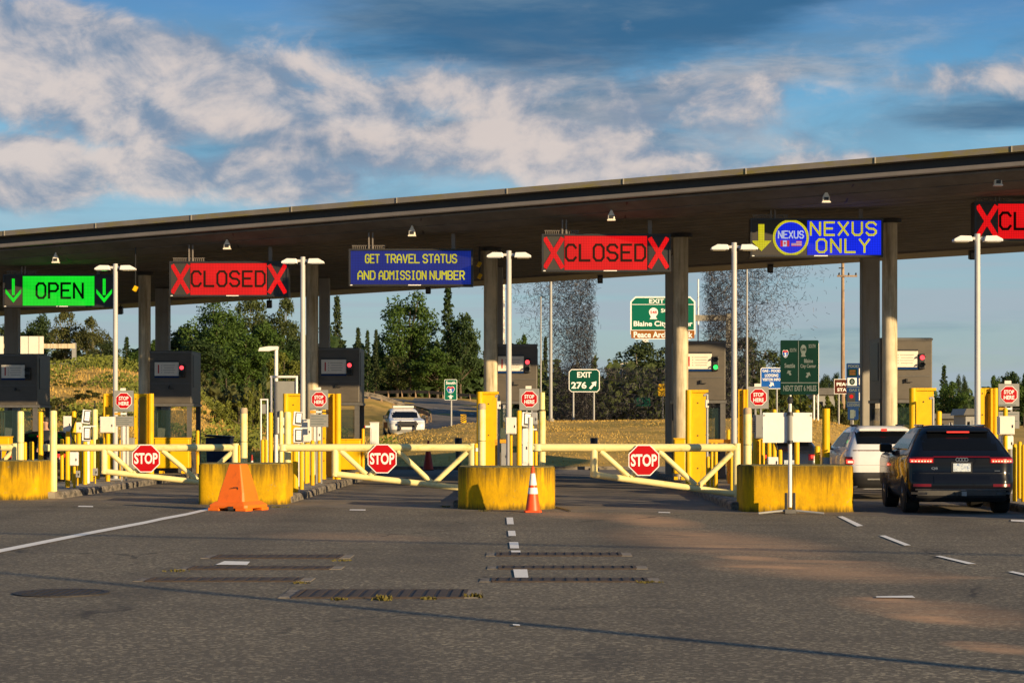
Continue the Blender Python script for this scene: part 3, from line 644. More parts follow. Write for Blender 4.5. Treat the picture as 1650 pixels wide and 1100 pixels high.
# ------------------------------------------------------------------ overhead lane signs
SIGN = [(5, 442, 185, 495), (273, 421, 465, 478), (562, 401, 762, 461), (873, 377, 1081, 438), (1209, 352, 1423, 414), (1570, 325, 1791, 388)]
def lane_sign(k, kind, label):
    a, b, c, d = SIGN[k]; s = (c-a)/3.3; Y = F/s; X = gx((a+c)/2, Y); z0 = gz(d, Y); h = (d-b)/s; W = 3.3
    t = thing('lane_sign', label, 'lane sign', (X, Y, z0), 0, 'lit lane signs under the canopy')
    fr = MB(); fr.box((0, .22, h/2), (W, .40, h)); bw = .05
    fr.box((0, .0, bw/2), (W, .06, bw)); fr.box((0, .0, h-bw/2), (W, .06, bw))
    for q in (-1, 1): fr.box((q*(W/2-bw/2), .0, h/2), (bw, .06, h-2*bw))
    fr.build('housing', G['dark'], t)
    MB().box((.1, -.034, .026), (.34, .006, .022)).build('maker_plate', G['print'], t)
    MB().box((-W/2+.07, -.034, .026), (.06, .006, .022)).build('maker_plate', G['print'], t)
    for q, wd in ((-W*.325, .045), (W*.34, .07)):
        zz = czt(X)+sofz(max(.4, Y-cyf(X)))-z0
        hg = MB()
        if q < 0:
            for e in (-.05, .05): hg.box((q+e, .12, (h+zz)/2), (.035, .05, zz-h+.02))
        else: hg.box((q, .2, (h+zz)/2), (.1, .06, zz-h+.02))
        hg.build('hanger', G['lip'], t)
    vg = MB()
    for q in range(16): vg.box((-W/2+.1+q*.055, .15, h+.05), (.016, .02, .1))
    vg.box((-W/2+.52, .15, h+.10), (.9, .02, .015)); vg.build('vent_fins', G['lip'], t)
    y = -.002
    def panel(f0, f1, m, nm, g0=.055, g1=.945): return MB().box((W*((f0+f1)/2-.5), y+.012, h*(g0+g1)/2), (W*(f1-f0), .02, h*(g1-g0))).build(nm, m, t)
    def fx(f): return W*(f-.5)
    if kind in ('closed', 'open'):
        edge = (.09, .905)
        panel(.012, .172, G['led_off'], 'symbol_panel'); panel(.825, .985, G['dark'], 'symbol_panel')  # left panel lighter than the right, sunlight put into its colour
        panel(.176, .815, G['led_red' if kind == 'closed' else 'led_green'], 'screen')
        for cx in ((.092, .905)):
            m = MB()
            if kind == 'closed':
                for sg in (-1, 1):
                    hw_, z1, z2, th = .070*W, .10*h, .90*h, .052
                    P = [(fx(cx)-sg*hw_, z1), (fx(cx)+sg*hw_, z2)]; dx, dz = P[1][0]-P[0][0], P[1][1]-P[0][1]; l = math.hypot(dx, dz); nx, nz = -dz/l*th*1.15, dx/l*th*1.15
                    m.prism([(P[0][0]+nx, P[0][1]+nz), (P[0][0]-nx, P[0][1]-nz), (P[1][0]-nx, P[1][1]-nz), (P[1][0]+nx, P[1][1]+nz)] if True else 0, -.012-.003*sg, -.004)
                m.build('cross', G['led_red'], t)
            else:
                m.box((fx(cx), -.008, h*.62), (.085, .008, h*.5))
                for sg in (-1, 1):
                    P = [(fx(cx)+sg*.066*W*1.05, .50*h), (fx(cx), .14*h)]
                    m.prism([(P[0][0], P[0][1]+.05), (P[0][0], P[0][1]-.07), (P[1][0], P[1][1]-.0), (P[1][0], P[1][1]+.13)][::sg], -.013, -.004)
                m.build('arrow', G['led_green'], t)
        if kind == 'closed': MB().stroke('CLOSED', fx(.188), fx(.800), .30*h, .715*h, -.004, .062).build('lettering', G['led_dark'], t)
        else: MB().stroke('OPEN', fx(.30), fx(.713), .285*h, .725*h, -.004, .068).build('lettering', G['led_darkg'], t)
    elif kind == 'text':
        panel(.012, .988, G['led_navy'], 'screen')
        for s_, f0, f1, r0, r1 in (('GET', .135, .245, .63, .845), ('TRAVEL', .295, .567, .63, .845), ('STATUS', .60, .868, .63, .845), ('AND', .075, .21, .185, .40), ('ADMISSION', .245, .622, .185, .40), ('NUMBER', .655, .93, .185, .40)):
            MB().stroke(s_, fx(f0), fx(f1), r0*h, r1*h, -.004, .034).build('lettering', G['led_yellow'], t)
    elif kind == 'nexus':
        panel(.012, .425, G['led_off'], 'symbol_panel'); panel(.43, .992, G['led_blue'], 'screen')
        m = MB().box((fx(.083), -.008, h*.62), (.15, .008, h*.46)); m.prism([(fx(.083)-.25, h*.42), (fx(.083), h*.15), (fx(.083)+.25, h*.42)], -.012, -.004); m.build('arrow', G['led_yellow'], t)
        cx, cz, R = fx(.305), h*.50, .45
        ring = [(cx+R*math.cos(q*math.pi/20), cz+R*math.sin(q*math.pi/20)) for q in range(40)]
        MB().prism(ring, -.010, -.004).build('ring', G['led_yellow'], t)
        MB().prism([(cx+(p-cx)*.86, cz+(q-cz)*.86) for p, q in ring], -.015, -.0101).build('disc', G['led_blue'], t)
        MB().stroke('NEXUS', cx-.31, cx+.31, cz-.01, cz+.16, -.018, .030).build('emblem_lettering', G['led_white'], t)
        fl = MB(); z1, z2 = cz-.22, cz-.07
        for x0, x1 in ((-.26, -.20), (-.10, -.04)): fl.box((cx+(x0+x1)/2, -.017, (z1+z2)/2), (x1-x0, .002, z2-z1))
        fl.prism([(cx-.15+a*.04, (z1+z2)/2+b*.05) for a, b in ((0, -1), (.25, -.3), (1, .2), (.5, .35), (0, 1), (-.5, .35), (-1, .2), (-.25, -.3))], -.0195, -.0185)
        for q in range(4): fl.box((cx+.14, -.017, z1+.018+q*.038), (.26, .002, .019))
        fl.build('flag_red', G['led_flagred'], t)
        fw = MB().box((cx-.15, -.0165, (z1+z2)/2), (.10, .002, z2-z1)); 
        for q in range(3): fw.box((cx+.14, -.0165, z1+.037+q*.038), (.26, .002, .019))
        fw.build('flag_white', G['led_white'], t)
        MB().box((cx+.07, -.019, z2-.035), (.12, .002, .07)).build('flag_canton', G['led_blue'], t)
        MB().stroke('NEXUS', fx(.455), fx(.945), .57*h, .895*h, -.006, .052, gap=.5).build('lettering', G['led_yellow'], t)
        MB().stroke('ONLY', fx(.50), fx(.895), .125*h, .455*h, -.006, .052, gap=.5).build('lettering', G['led_yellow'], t)
    return t
lane_sign(0, 'open', 'green lit overhead sign reading OPEN between two down arrows')
lane_sign(1, 'closed', 'red lit CLOSED sign directly right of the green OPEN sign')
lane_sign(2, 'text', 'dark blue overhead sign reading GET TRAVEL STATUS AND ADMISSION NUMBER')
lane_sign(3, 'closed', 'red lit CLOSED sign between the two blue lane signs')
lane_sign(4, 'nexus', 'blue overhead lane sign with a yellow down arrow and round emblem')
lane_sign(5, 'closed', 'red lit CLOSED sign cut off by the right edge of the photo')

# ------------------------------------------------------------------ things hanging from the canopy
cam_near = ['above the green OPEN sign', 'above the left CLOSED sign', 'above the blue travel status sign', 'above the middle CLOSED sign', 'above the yellow arrow lane sign', 'above the cut off CLOSED sign']
for k, (px, py) in enumerate(((90, 424), (366, 402), (664, 381), (985, 356), (1331, 327), (1608, 300))):
    Y = cyf(gx(px, 53))+.9; Y = cyf(gx(px, Y))+.75; X = gx(px, Y); z = gz(py, Y); zt = czt(X)+sofz(.75)
    CS = 1.2; t = thing('canopy_camera', 'small white camera on a stem %s' % cam_near[k], 'camera', (X, Y, z), 0, 'white cameras hanging from the canopy edge')
    MB().cyl((0, 0, .24), (0, 0, zt-z), .02, n=8).build('stem', G['offwhite'], t)
    MB().prism([(-.075, .03), (.075, .03), (.07, .13), (.035, .20), (.018, .25), (-.018, .25), (-.035, .20), (-.07, .13)], -.05, .05).build('housing', G['offwhite'], t, bevel=.015)
    m = MB(); m.prism([(-.085, 0), (.085, 0), (.085, .03), (-.085, .03)], -.07, .06); m.build('bracket', G['offwhite'], t)
    MB().box((0, -.056, .085), (.09, .012, .07)).build('lens', G['dark'], t)
    t.scale = (CS, CS, 1.1)
for k, (px, py, nm) in enumerate(((194, 500, 'near the second column'), (434, 490, 'under the left CLOSED sign'), (690, 467, 'under the blue travel status sign'), (967, 450, 'under the middle CLOSED sign'), (1241, 433, 'below the yellow arrow lane sign'), (1566, 412, 'left of the rightmost light pole'))):
    Y = 66-.455*(gx(px, 66)+.68)+1; X = gx(px, Y); z = gz(py+6, Y); zt = czt(X)+sofz(min(15.9, Y-cyf(X)))
    t = thing('speaker_box', 'small black box under the rear canopy edge %s' % nm, 'speaker', (X, Y, z), 0, 'black boxes under the rear canopy edge')
    MB().box((0, 0, .13), (.17, .25, .26), M=Matrix.Rotation(.18, 4, 'X')).build('case', G['dark'], t, bevel=.012)
    MB().box((0, -.145, .10), (.12, .015, .14)).build('grille', G['charcoal_trim'], t)
    MB().cyl((0, .02, .24), (0, .02, max(.3, zt-z+.02)), .02, n=6).build('bracket', G['dark'], t)
for px, py, nm in ((218, 465, 'beside the second column from the left'), (772, 426, 'beside the fourth front column, upper of two'), (773, 445, 'beside the fourth front column, lower of two')):
    Y = 57.6; X = gx(px, Y); z = gz(py, Y); d = Y-cyf(X); zt = czt(X)+sofz(d)
    t = thing('floodlight', 'small yellow lamp under the canopy %s' % nm, 'floodlight', (X, Y, z), 0, 'yellow lamps under the canopy')
    MB().box((0, 0, 0), (.10, .16, .15), M=Matrix.Rotation(.5, 4, 'Y')).build('case', G['yellow'], t, bevel=.01)
    MB().cyl((0, .03, .06), (.0, .03, zt-z+.02), .018, n=6).build('bracket', G['dark'], t)

# ------------------------------------------------------------------ booths
BOOTH = [(-16.6, 65.0, 570), (-11.33, 62.8, 565), (-5.98, 60.5, 560), (-.72, 58.2, 554), (4.42, 55.9, 549), (9.62, 53.6, 544)]
BN = ['leftmost booth behind the parked black car', 'booth behind the left STOP gate', 'booth second left of the middle light pole, beside the white cabinet', 'booth behind the middle light pole', 'booth with the green signal left of the tripod boards', 'booth above the white car, sunlit front']
def booth(k):
    X, Y, ptop = BOOTH[k]; W, D = 1.36, 1.75; zt = gz(ptop, Y)-.15; zb = zt-1.62
    t = thing('inspection_booth', 'dark grey inspection '+BN[k], 'booth', (X, Y, .15), 0, 'inspection booths on the islands')
    MB().box((0, D/2, (zb+zt)/2), (W, D, zt-zb)).build('sign_box', G['charcoal'], t, bevel=.02)
    for q_, s_ in (((0, -.006, zb+.62), (W-.1, .02, .02)), ((0, D/2, zb-.04), (W+.06, D+.06, .08)), ((0, -.006, zt-.04), (W+.03, .03, .05))): MB().box(q_, s_).build('trim', G['charcoal_trim'], t)
    for q in (-1, 1): MB().box((q*(W/2+.004), D*.48, zt-.62), (.02, D*.62, 1.0)).build('side_window', G['dark'], t)
    wl = MB()
    for q in (-1, 1):
        for e in (.05, D-.05): wl.box((q*(W/2-.07), e, zb/2), (.14, .10, zb))
    wl.box((0, D/2, .06), (W, D-.004, .12)); wl.build('frame', G['charcoal_trim'], t)
    MB().box((0, .05, .40), (W-.285, .08, .56)).build('front_wall', G['charcoal'], t)
    MB().box((0, .06, 1.30), (W-.285, .02, 1.24)).build('front_glass', G['booth_glass'], t)
    MB().box((0, D-.05, .40), (W-.285, .08, .56)).build('rear_wall', G['charcoal'], t)
    MB().box((-W/2+.07, D/2, 1.0), (.03, D-.21, 1.8)).build('side_glass', G['booth_glass'], t)
    MB().box((W/2-.07, D/2, .5), (.05, D-.21, .8)).build('half_door', G['charcoal'], t)
    it = MB(); it.box((-.2, .75, .70), (.6, .5, .05)); it.box((.25, .85, .98), (.34, .05, .26)); it.box((.25, .88, .80), (.06, .05, .2)); it.box((-.1, .9, .35), (.5, .4, .66)); it.box((0, 1.2, .45), (1.0, .3, .8))
    it.build('desk', G['interior'], t)
    MB().box((-.26, .10, 1.22), (.22, .012, .30), M=Matrix.Rotation(.12, 4, 'Y')).build('notice', G['paper'], t)
    for q in (-.46, -.38): MB().box((q, .10, 1.35), (.03, .02, 1.0)).build('blind_slat', G['glass_panel'], t)
    # direction board and signal
    bx = -.07; bd = MB().box((bx, -.03, zt-.56), (.74, .04, .42)).build('notice_board', G['offwhite'], t, bevel=.006)
    MB().box((bx, -.035, zt-.80), (.74, .05, .055)).build('board_footer', G['dblue'], t); 
    MB().box((bx, -.035, zt-.325), (.74, .05, .04)).build('board_header', G['dark'], t)
    ln = MB()
    for q in range(4): ln.box((bx+.08, -.053, zt-.45-q*.072), (.36-.05*(q % 2), .004, .014)); ln.box((bx-.15, -.053, zt-.45-q*.072), (.02, .004, .026))
    ln.build('print_lines', G['signgrey'], t)
    MB().box((bx-.25, -.053, zt-.56), (.035, .004, .26)).build('red_print', G['red'], t)
    sx = bx+.47; sg = MB().box((sx, -.05, zt-.62), (.17, .10, .40)).build('signal_case', G['dark'], t, bevel=.02)
    on = {0: None, 4: 'g'}.get(k, 'r')
    for q, c in ((.10, 'r'), (-.10, 'g')):
        m = G['sigred'] if (c == 'r' and on == 'r') else G['siggreen'] if (c == 'g' and on == 'g') else G['carglass']
        MB().cyl((sx, -.106, zt-.62+q), (sx, -.118, zt-.62+q), .062, n=16).build('signal_lamp', m, sg if False else t)
    vs = MB()
    for q in (.10, -.10):
        for a in range(9):
            an = math.pi*a/8; an2 = math.pi*(a+1)/8
            if a < 8: vs.sheet([(sx+.075*math.cos(an), -.10, zt-.62+q+.075*math.sin(an)), (sx+.075*math.cos(an2), -.10, zt-.62+q+.075*math.sin(an2)), (sx+.075*math.cos(an2), -.19, zt-.62+q+.075*math.sin(an2)), (sx+.075*math.cos(an), -.19, zt-.62+q+.075*math.sin(an))])
    vs.build('signal_visor', G['dark'], t)
    cm = MB(); cm.box((.0, -.05, zb+.50), (.04, .08, .10)); cm.box((.07, -.05, zb+.46), (.16, .03, .02)); cm.build('bracket', G['dark'], t)
    return t
for k in range(6): booth(k)
# ------------------------------------------------------------------ light poles
for px, pt, Y, lb in ((186, 425, 54.8, 'white double headed light pole right of the green OPEN sign'), (488, 414, 52.4, 'white double headed light pole right of the left CLOSED sign'), (820, 404, 50, 'white double headed light pole behind the traffic cone barrier'), (1183, 391, 47.6, 'white double headed light pole left of the yellow arrow lane sign'), (1575, 377, 45.2, 'white double headed light pole at right, behind the black SUV')):
    s = F/Y; x = gx(px, Y); zt = gz(pt, Y)
    t = thing('light_pole', lb, 'light pole', (x, Y, .14), 0, 'double headed light poles along the islands'); zt -= .14
    MB().cyl((0, 0, 0), (0, 0, zt), .07, .062, n=16).build('pole', G['polegrey'], t, smooth=40)
    MB().box((0, 0, .02), (.3, .3, .04)).build('base_plate', G['grey'], t)
    MB().box((0, 0, zt-.10), (.34, .07, .06)).build('arm', G['polegrey'], t)
    for q in (-1, 1):
        P = [(q*.13, zt-.17), (q*.16, zt-.05), (q*.40, zt-.045), (q*.54, zt-.12), (q*.54, zt-.17)]
        hd = MB().prism(P if q < 0 else P[::-1], -.13, .13).build('lamp_head', G['white'], t, bevel=.012)
        MB().box((q*.35, 0, zt-.176), (.30, .2, .012)).build('lens', G['lamp_lens'], hd)

# ------------------------------------------------------------------ bollards
ISN = ['the leftmost barrier', 'the orange barricade', 'the traffic cone', 'the tripod boards', 'the black SUV']
BOL = [  # island, px, width, top, Y, base z, material, kind
 (0, 33, 11.3, 662, 45.6, .15, 'pale', 'ring'), (0, 40.5, 5.5, 712, 47.2, .15, 'yellow', ''), (0, 51, 7.5, 711, 46.6, .15, 'yellow', ''), (0, 65.5, 8.3, 663, 46.2, .15, 'yellow', ''), (0, 86, 11.7, 661, 45.0, .0, 'pale', ''),
 (0, 100, 6.5, 707, 55.0, .15, 'yellow', ''), (0, 109, 8, 703, 48.0, .15, 'yellow', ''), (0, 119, 7.5, 662, 51.5, .15, 'yellow', 'cable'), (0, 129, 7, 722, 51.2, .15, 'yellow', ''), (0, 137, 7.2, 711, 50.3, .15, 'yellow', ''),
 (0, 147, 7, 708, 53.2, .15, 'yellow', ''), (0, 153, 9, 659, 58.6, .15, 'pale', 'antenna'), (0, 157.5, 6.5, 707, 55.4, .15, 'yellow', ''), (0, 173.5, 8, 668, 53.6, .15, 'yellow', 'cable'), (0, 195, 6.4, 708, 54.8, .15, 'yellow', ''),
 (1, 318.5, 5.4, 693, 62.0, .15, 'yellow', ''), (1, 385.5, 4.8, 717, 44.6, .15, 'yellow', ''), (1, 393, 11.6, 657, 44.0, .15, 'pale', 'cap'), (1, 423, 6, 708, 49.0, .15, 'yellow', ''), (1, 429, 5, 708, 50.0, .15, 'yellow', ''), (1, 436, 7, 664, 48.5, .15, 'yellow', ''),
 (1, 453, 6.6, 662, 46.5, .15, 'pale', ''), (1, 463.5, 11.2, 663, 43.6, .15, 'pale', ''), (1, 476, 9.5, 714, 44.2, .15, 'yellow', ''), (1, 486, 7, 713, 46.4, .15, 'yellow', ''), (1, 493, 5.5, 720, 51.2, .15, 'yellow', ''), (1, 503.5, 6.6, 709, 49.6, .15, 'yellow', ''), (1, 515, 6.6, 709, 52.0, .15, 'yellow', ''),
 (2, 585, 5.0, 690, 59.8, .15, 'yellow', ''), (2, 767, 6, 714, 42.0, .15, 'yellow', 'reflector'), (2, 776.5, 12, 650, 41.3, .15, 'pale', 'cap'), (2, 836.5, 8.4, 661, 42.6, .15, 'yellow', ''), (2, 863.5, 5.4, 694, 45.6, .15, 'yellow', ''), (2, 873.5, 11, 632, 41.8, .15, 'pale', 'sleeve'),
 (3, 1130, 9.5, 659, 51.8, .15, 'yellow', ''), (3, 1141, 5.5, 735, 47.8, .15, 'yellow', ''), (3, 1147, 4.6, 713, 47.2, .15, 'yellow', ''), (3, 1153.5, 6.6, 713, 46.6, .15, 'yellow', ''), (3, 1173.5, 5.5, 692, 54.0, .15, 'yellow', ''), (3, 1178.5, 4.5, 724, 43.6, .15, 'yellow', ''),
 (3, 1204.5, 13, 657, 39.6, .15, 'pale', 'cap'), (3, 1212.5, 5, 725, 42.4, .15, 'yellow', ''), (3, 1221, 7, 711, 42.2, .15, 'yellow', ''), (3, 1229, 7, 707, 42.0, .15, 'yellow', ''), (3, 1239, 8, 712, 43.0, .15, 'yellow', ''), (3, 1247.5, 7.6, 659, 44.4, .15, 'yellow', 'cable'), (3, 1257, 7, 724, 41.6, .15, 'yellow', ''),
 (3, 1284, 8.4, 660, 42.0, .15, 'yellow', ''), (3, 1317, 9, 718, 40.4, .15, 'yellow', ''), (3, 1331, 12.6, 658, 40.4, .15, 'yellow', 'grey sleeve'),
 (4, 1513, 9, 662, 49.0, .15, 'yellow', ''), (4, 1620, 7.5, 657, 43.0, .15, 'yellow', 'cable'), (4, 1635, 7.2, 715, 39.2, .15, 'yellow', ''), (4, 1643, 7, 711, 40.8, .15, 'yellow', ''), (4, 1649, 7, 716, 39.0, .15, 'yellow', '')]
cnt = {}
for isl, px, wp, pt, Y, zb, mt, kind in sorted(BOL, key=lambda q: (q[0], q[1])):
    k = cnt.get(isl, 0); cnt[isl] = k+1
    s = F/Y; r = wp/2/s; zt = gz(pt, Y); tall = 'tall' if zt > 1.6 else 'short'; tone = 'faded pale yellow' if mt == 'pale' else 'bright yellow'
    lab = '%s %s bollard, %s from left on the island behind %s' % (tall, tone, ORD[k], ISN[isl])
    t = thing('bollard', lab, 'bollard', (gx(px, Y), Y, zb), 0, 'yellow steel bollards on the islands'); h = zt-zb
    if kind == 'sleeve':
        MB().cyl((0, 0, 0), (0, 0, h-.36), r, n=16).cyl((0, 0, h-.36), (0, 0, h), r*.8, n=16).build('post', G[mt], t, smooth=40)
        MB().cyl((0, 0, h-.38), (0, 0, h-.352), r*1.06, n=16).build('band', G['rust'], t, smooth=40)
    elif kind == 'grey sleeve':
        MB().cyl((0, 0, .82), (0, 0, h), r, n=16).build('post', G[mt], t, smooth=40); MB().cyl((0, 0, 0), (0, 0, .82), r*1.02, n=16).build('sleeve', G['grey'], t, smooth=40)
    else: MB().lathe([(r, 0), (r, h-.04), (r*.9, h-.012), (r*.6, h)], 16).build('post', G[mt], t, smooth=40)
    if kind in ('cap', 'ring'):
        MB().cyl((0, 0, h*.60), (0, 0, h*.60+.012), r*1.04, n=16).build('band', G['rust'], t, smooth=40)
    if kind == 'cap': MB().lathe([(r*1.03, h-.12), (r*1.03, h-.03), (r*.8, h+.004)], 16).build('worn_cap', mat('worn_cap', (.45, .36, .24), .8, var=.4, scale=20, dirt=(.25, .12, .06), dscale=(20, 20, 20)) if 'worn_cap' not in bpy.data.materials else bpy.data.materials['worn_cap'], t, smooth=40)
    if kind == 'antenna': MB().cyl((0, 0, h), (0, 0, h+.24), .02, n=6).build('antenna', G['dark'], t)
    if kind == 'reflector': MB().box((r*.5, -r*.95, h-.13), (.05, .02, .07)).build('latch', G['white'], t)
    if kind == 'cable':
        m = MB(); P = [Vector((r*1.25*math.cos(a*.9), -r*1.3*abs(math.sin(a*.7+.5)), h*.9-a*.10)) for a in range(8)]
        for a, b in zip(P, P[1:]): m.cyl(a, b, .014, n=5)
        m.build('cable', G['dark'], t)

# ------------------------------------------------------------------ barrier gates with STOP signs
def octagon(R, n=8): return [(R*math.cos(math.pi/8+k*math.pi/4), R*math.sin(math.pi/8+k*math.pi/4)) for k in range(n)]
def stop_plate(parent, c, R, two=False, name='stop_sign'):
    o = MB().prism(octagon(R)[::-1], 0, .006).build(name, G['print'], parent, loc=c)
    MB().prism(octagon(R*.935)[::-1], -.003, -.0005).build('red_face', G['red'], o)
    m = MB()
    if two:
        MB().text('STOP', -R*.56, R*.56, R*.06, R*.50, -.006).build('lettering', G['print'], o); m.text('HERE', -R*.58, R*.58, -R*.54, -R*.10, -.006)
    else: m.text('STOP', -R*.78, R*.78, -R*.37, R*.37, -.006)
    stuff_ = m.build('lettering', G['print'], o); return o
def gate(label, Y, x0, x1, vx, low, diags, stop, rt, endw=11):
    s = F/Y; xc = gx(x0, Y)
    t = thing('barrier_gate', label, 'barrier gate', (xc, Y, 0), 0, 'swing gates closing the lanes')
    P = lambda px, py, d=0.: (gx(px, Y)-xc, d, gz(py, Y))
    MB().cyl(P(x0, 721), P(x1, 721), .078, n=16).build('top_rail', G['gate'], t, smooth=40)
    if vx is not None: MB().cyl(P(vx, 722), P(vx, low[0][1]+4), .072, n=14).build('upright', G['gate'], t, smooth=40)
    MB().cyl(P(*low[0]), P(*low[1]), .066, n=14).build('lower_rail', G['gate'], t, smooth=40)
    MB().cyl(P(x1-1, 714), P(x1-1, low[1][1]+4), .078, n=14).build('end_upright', G['gate'], t, smooth=40)
    for a, b in diags: MB().cyl(P(*a), P(*b), .055, n=12).build('brace', G['gate'], t, smooth=40)
    stop_plate(t, P(stop[0], stop[1], -.13), stop[2]/2/s/math.cos(math.pi/8), False)
    MB().box(P(stop[0], stop[1], -.10), (.06, .06, .5)).build('sign_bracket', G['grey'], t)
    hp = MB().cyl(P(x0+8, 716, -.0), P(x0+8, 726, 0), .1, n=12).build('hinge_clamp', G['gate'], t, smooth=40)
    return t
gate('pale yellow swing gate with red STOP sign, left of the orange barricade', 45.4, 70, 380, 168, [(165, 759), (380, 783)], [((174, 726), (213, 761)), ((262, 726), (318, 773)), ((374, 728), (324, 773)), ((216, 761), (226, 752))], (237, 738, 44.5), 1)
gate('pale yellow swing gate with red STOP sign, between orange barricade and traffic cone', 43, 448, 762, 540, [(537, 763), (762, 788)], [((549, 726), (590, 764)), ((641, 726), (695, 777)), ((753, 728), (701, 777)), ((596, 766), (606, 756))], (616.5, 738.5, 46.5), 1)
gate('pale yellow swing gate with red STOP sign, left of the tripod boards', 40.6, 858, 1188, 957, [(954, 764), (1188, 796)], [((968, 727), (1013, 767)), ((1062, 727), (1121, 781)), ((1180, 729), (1127, 781)), ((1016, 768), (1028, 757))], (1037, 741, 49.5), 1)
gate('swing gate cut off by the left edge of the photo', 47.6, -190, 25, -120, [(-122, 757), (25, 770)], [((-60, 726), (-22, 765)), ((20, 727), (-18, 765))], (-17, 735, 44), 1)

# ------------------------------------------------------------------ radiation portal pillars
RPM = [(216, 248, 634, 57.5, 1, 'yellow portal pillar right of the left STOP HERE panel'), (456, 483, 634, 55.0, -1, 'yellow portal pillar behind the bollards right of the orange barricade'), (519, 549.5, 634, 55.2, 1, 'yellow portal pillar right of the second STOP HERE panel'), (768, 800, 631, 52.4, -1, 'yellow portal pillar behind the traffic cone barrier'),
       (1104.5, 1138, 628, 50.2, -1, 'yellow portal pillar between the right STOP gate and its booth'), (1190, 1206, 627, 50.6, 1, 'yellow portal pillar half hidden behind the STOP HERE panel by the tripod boards'), (1465, 1505, 625, 47.8, -1, 'yellow portal pillar standing above the black SUV roof'), (1580, 1608, 625, 48.2, 1, 'yellow portal pillar at the right, behind the black SUV'), (166, 181, 634, 58.6, -1, 'yellow portal pillar left of the left STOP HERE panel')]
for a, b, pt, Y, sd_, lb in RPM:
    s = F/Y; W = (b-a)/s; X = gx((a+b)/2, Y); h = gz(pt, Y)-.15
    t = thing('portal_pillar', lb, 'portal pillar', (X, Y, .15), 0, 'yellow radiation portal pillars beside the lanes'); q = sd_
    r = min(.085, W*.16)
    MB().cyl((q*(W/2-r), 0, 0), (q*(W/2-r), 0, h), r, n=16).build('guard_post', G['yellow'], t, smooth=40)
    if sd_ < 0:
        MB().box((q*(W/2-2*r)/2*.0-q*r*.98, .05, h/2), (W-2*r, .05, h-.01)).build('face_plate', G['yellow'], t)
        MB().box((-q*(W/2-.02), .28, h/2), (.04, .42, h-.02)).build('side_plate', G['yellow'], t)
        MB().prism([(-W/2+2*r, h-.06), (W/2+.05, h-.06), (W/2+.05, h+.004), (-W/2+2*r, h+.004)], -.02, .5).build('top_plate', G['yellow'], t)
        for z in (.4, 1.2, 2.0):
            MB().cyl((.05, .02, z), (.05, .012, z), .018, n=8).build('bolt', G['rust'], t)
    else:
        MB().box((-q*(W/2-.05), .05, h/2), (.10, .05, h)).build('flange', G['yellow'], t)
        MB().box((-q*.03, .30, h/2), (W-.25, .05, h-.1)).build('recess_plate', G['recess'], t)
        MB().box((q*(W/2-2*r-.025), .10, h/2), (.05, .34, h-.01)).build('side_plate', G['yellow'], t)
        arch = [(-W/2+.10, h-.22), (-W/2+.13, h-.13), (-W/2+.2, h-.08), (W/2-2*r-.1, h-.08), (W/2-2*r-.05, h-.13), (W/2-2*r-.03, h-.22), (W/2-2*r-.03, h), (-W/2+.10, h)]
        if W > .4: MB().prism(arch[::-1], .02, .06).build('arch_plate', G['yellow'], t)
        for z in (.5, 1.1, 1.7, 2.2): MB().cyl((-q*(W/2-.05), .02, z), (-q*(W/2-.05), .014, z), .016, n=8).build('bolt', G['rust'], t)
# ------------------------------------------------------------------ STOP HERE panels
for px, pt, pb, wp, Y, low, lb in ((199.5, 629, 686.5, 31.5, 53.4, True, 'grey STOP HERE panel by the leftmost light pole'), (514, 628, 687.5, 29.5, 51.0, True, 'grey STOP HERE panel by the light pole left of the middle one'), (853, 626, 662, 32, 48.6, False, 'grey STOP HERE panel right of the middle light pole'), (1222, 622.5, 664, 33, 45.8, False, 'grey STOP HERE panel above the tripod boards'), (1625.5, 618, 690, 33.5, 43.6, True, 'grey STOP HERE panel at the right edge behind a white box')):
    s = F/Y; W = wp/s; X = gx(px, Y); z1 = gz(pt, Y); z0 = gz(pb, Y); hs = W*1.08
    t = thing('stop_here_panel', lb, 'sign panel', (X, Y, .15), 0, 'grey STOP HERE panels'); z1 -= .15; z0 -= .15
    MB().box((0, 0, z1-hs/2), (W, .02, hs)).build('upper_board', G['signgrey'], t)
    stop_plate(t, (0, -.018, z1-W*.52), W*.44, True, 'octagon')
    for q in (-.06, .06): MB().box((q, .03, (z1-.1)/2), (.04, .04, z1-.1)).build('post', G['grey'], t)
    MB().box((-.02, 0, z1+.03), (.14, .03, .07)).build('top_tab', G['offwhite'], t)
    if low:
        m = MB().box((-.03, -.013, z1-W*1.02), (W*.8, .004, .018)); m.build('print_line', G['faint'], t)
        zm = z1-hs-.055
        MB().box((-W*.32, -.02, zm), (W*.30, .02, .05)).build('yellow_strip', G['orange_paint'], t); MB().box((0, -.02, zm), (W*.3, .02, .045)).build('white_strip', G['print'], t); MB().box((W*.34, -.02, zm), (W*.34, .03, .03)).build('dark_strip', G['dark'], t)
        zl = zm-.06
        MB().box((0, 0, (zl+z0)/2), (W, .02, zl-z0)).build('lower_board', G['signgrey'], t)
        for q in range(4): MB().box((-.04 if q % 2 else -.0, -.013, zl-.05-q*(zl-z0-.06)/4), (W*(.7 if q % 2 else .84), .004, .014)).build('print_line', G['faint'], t)

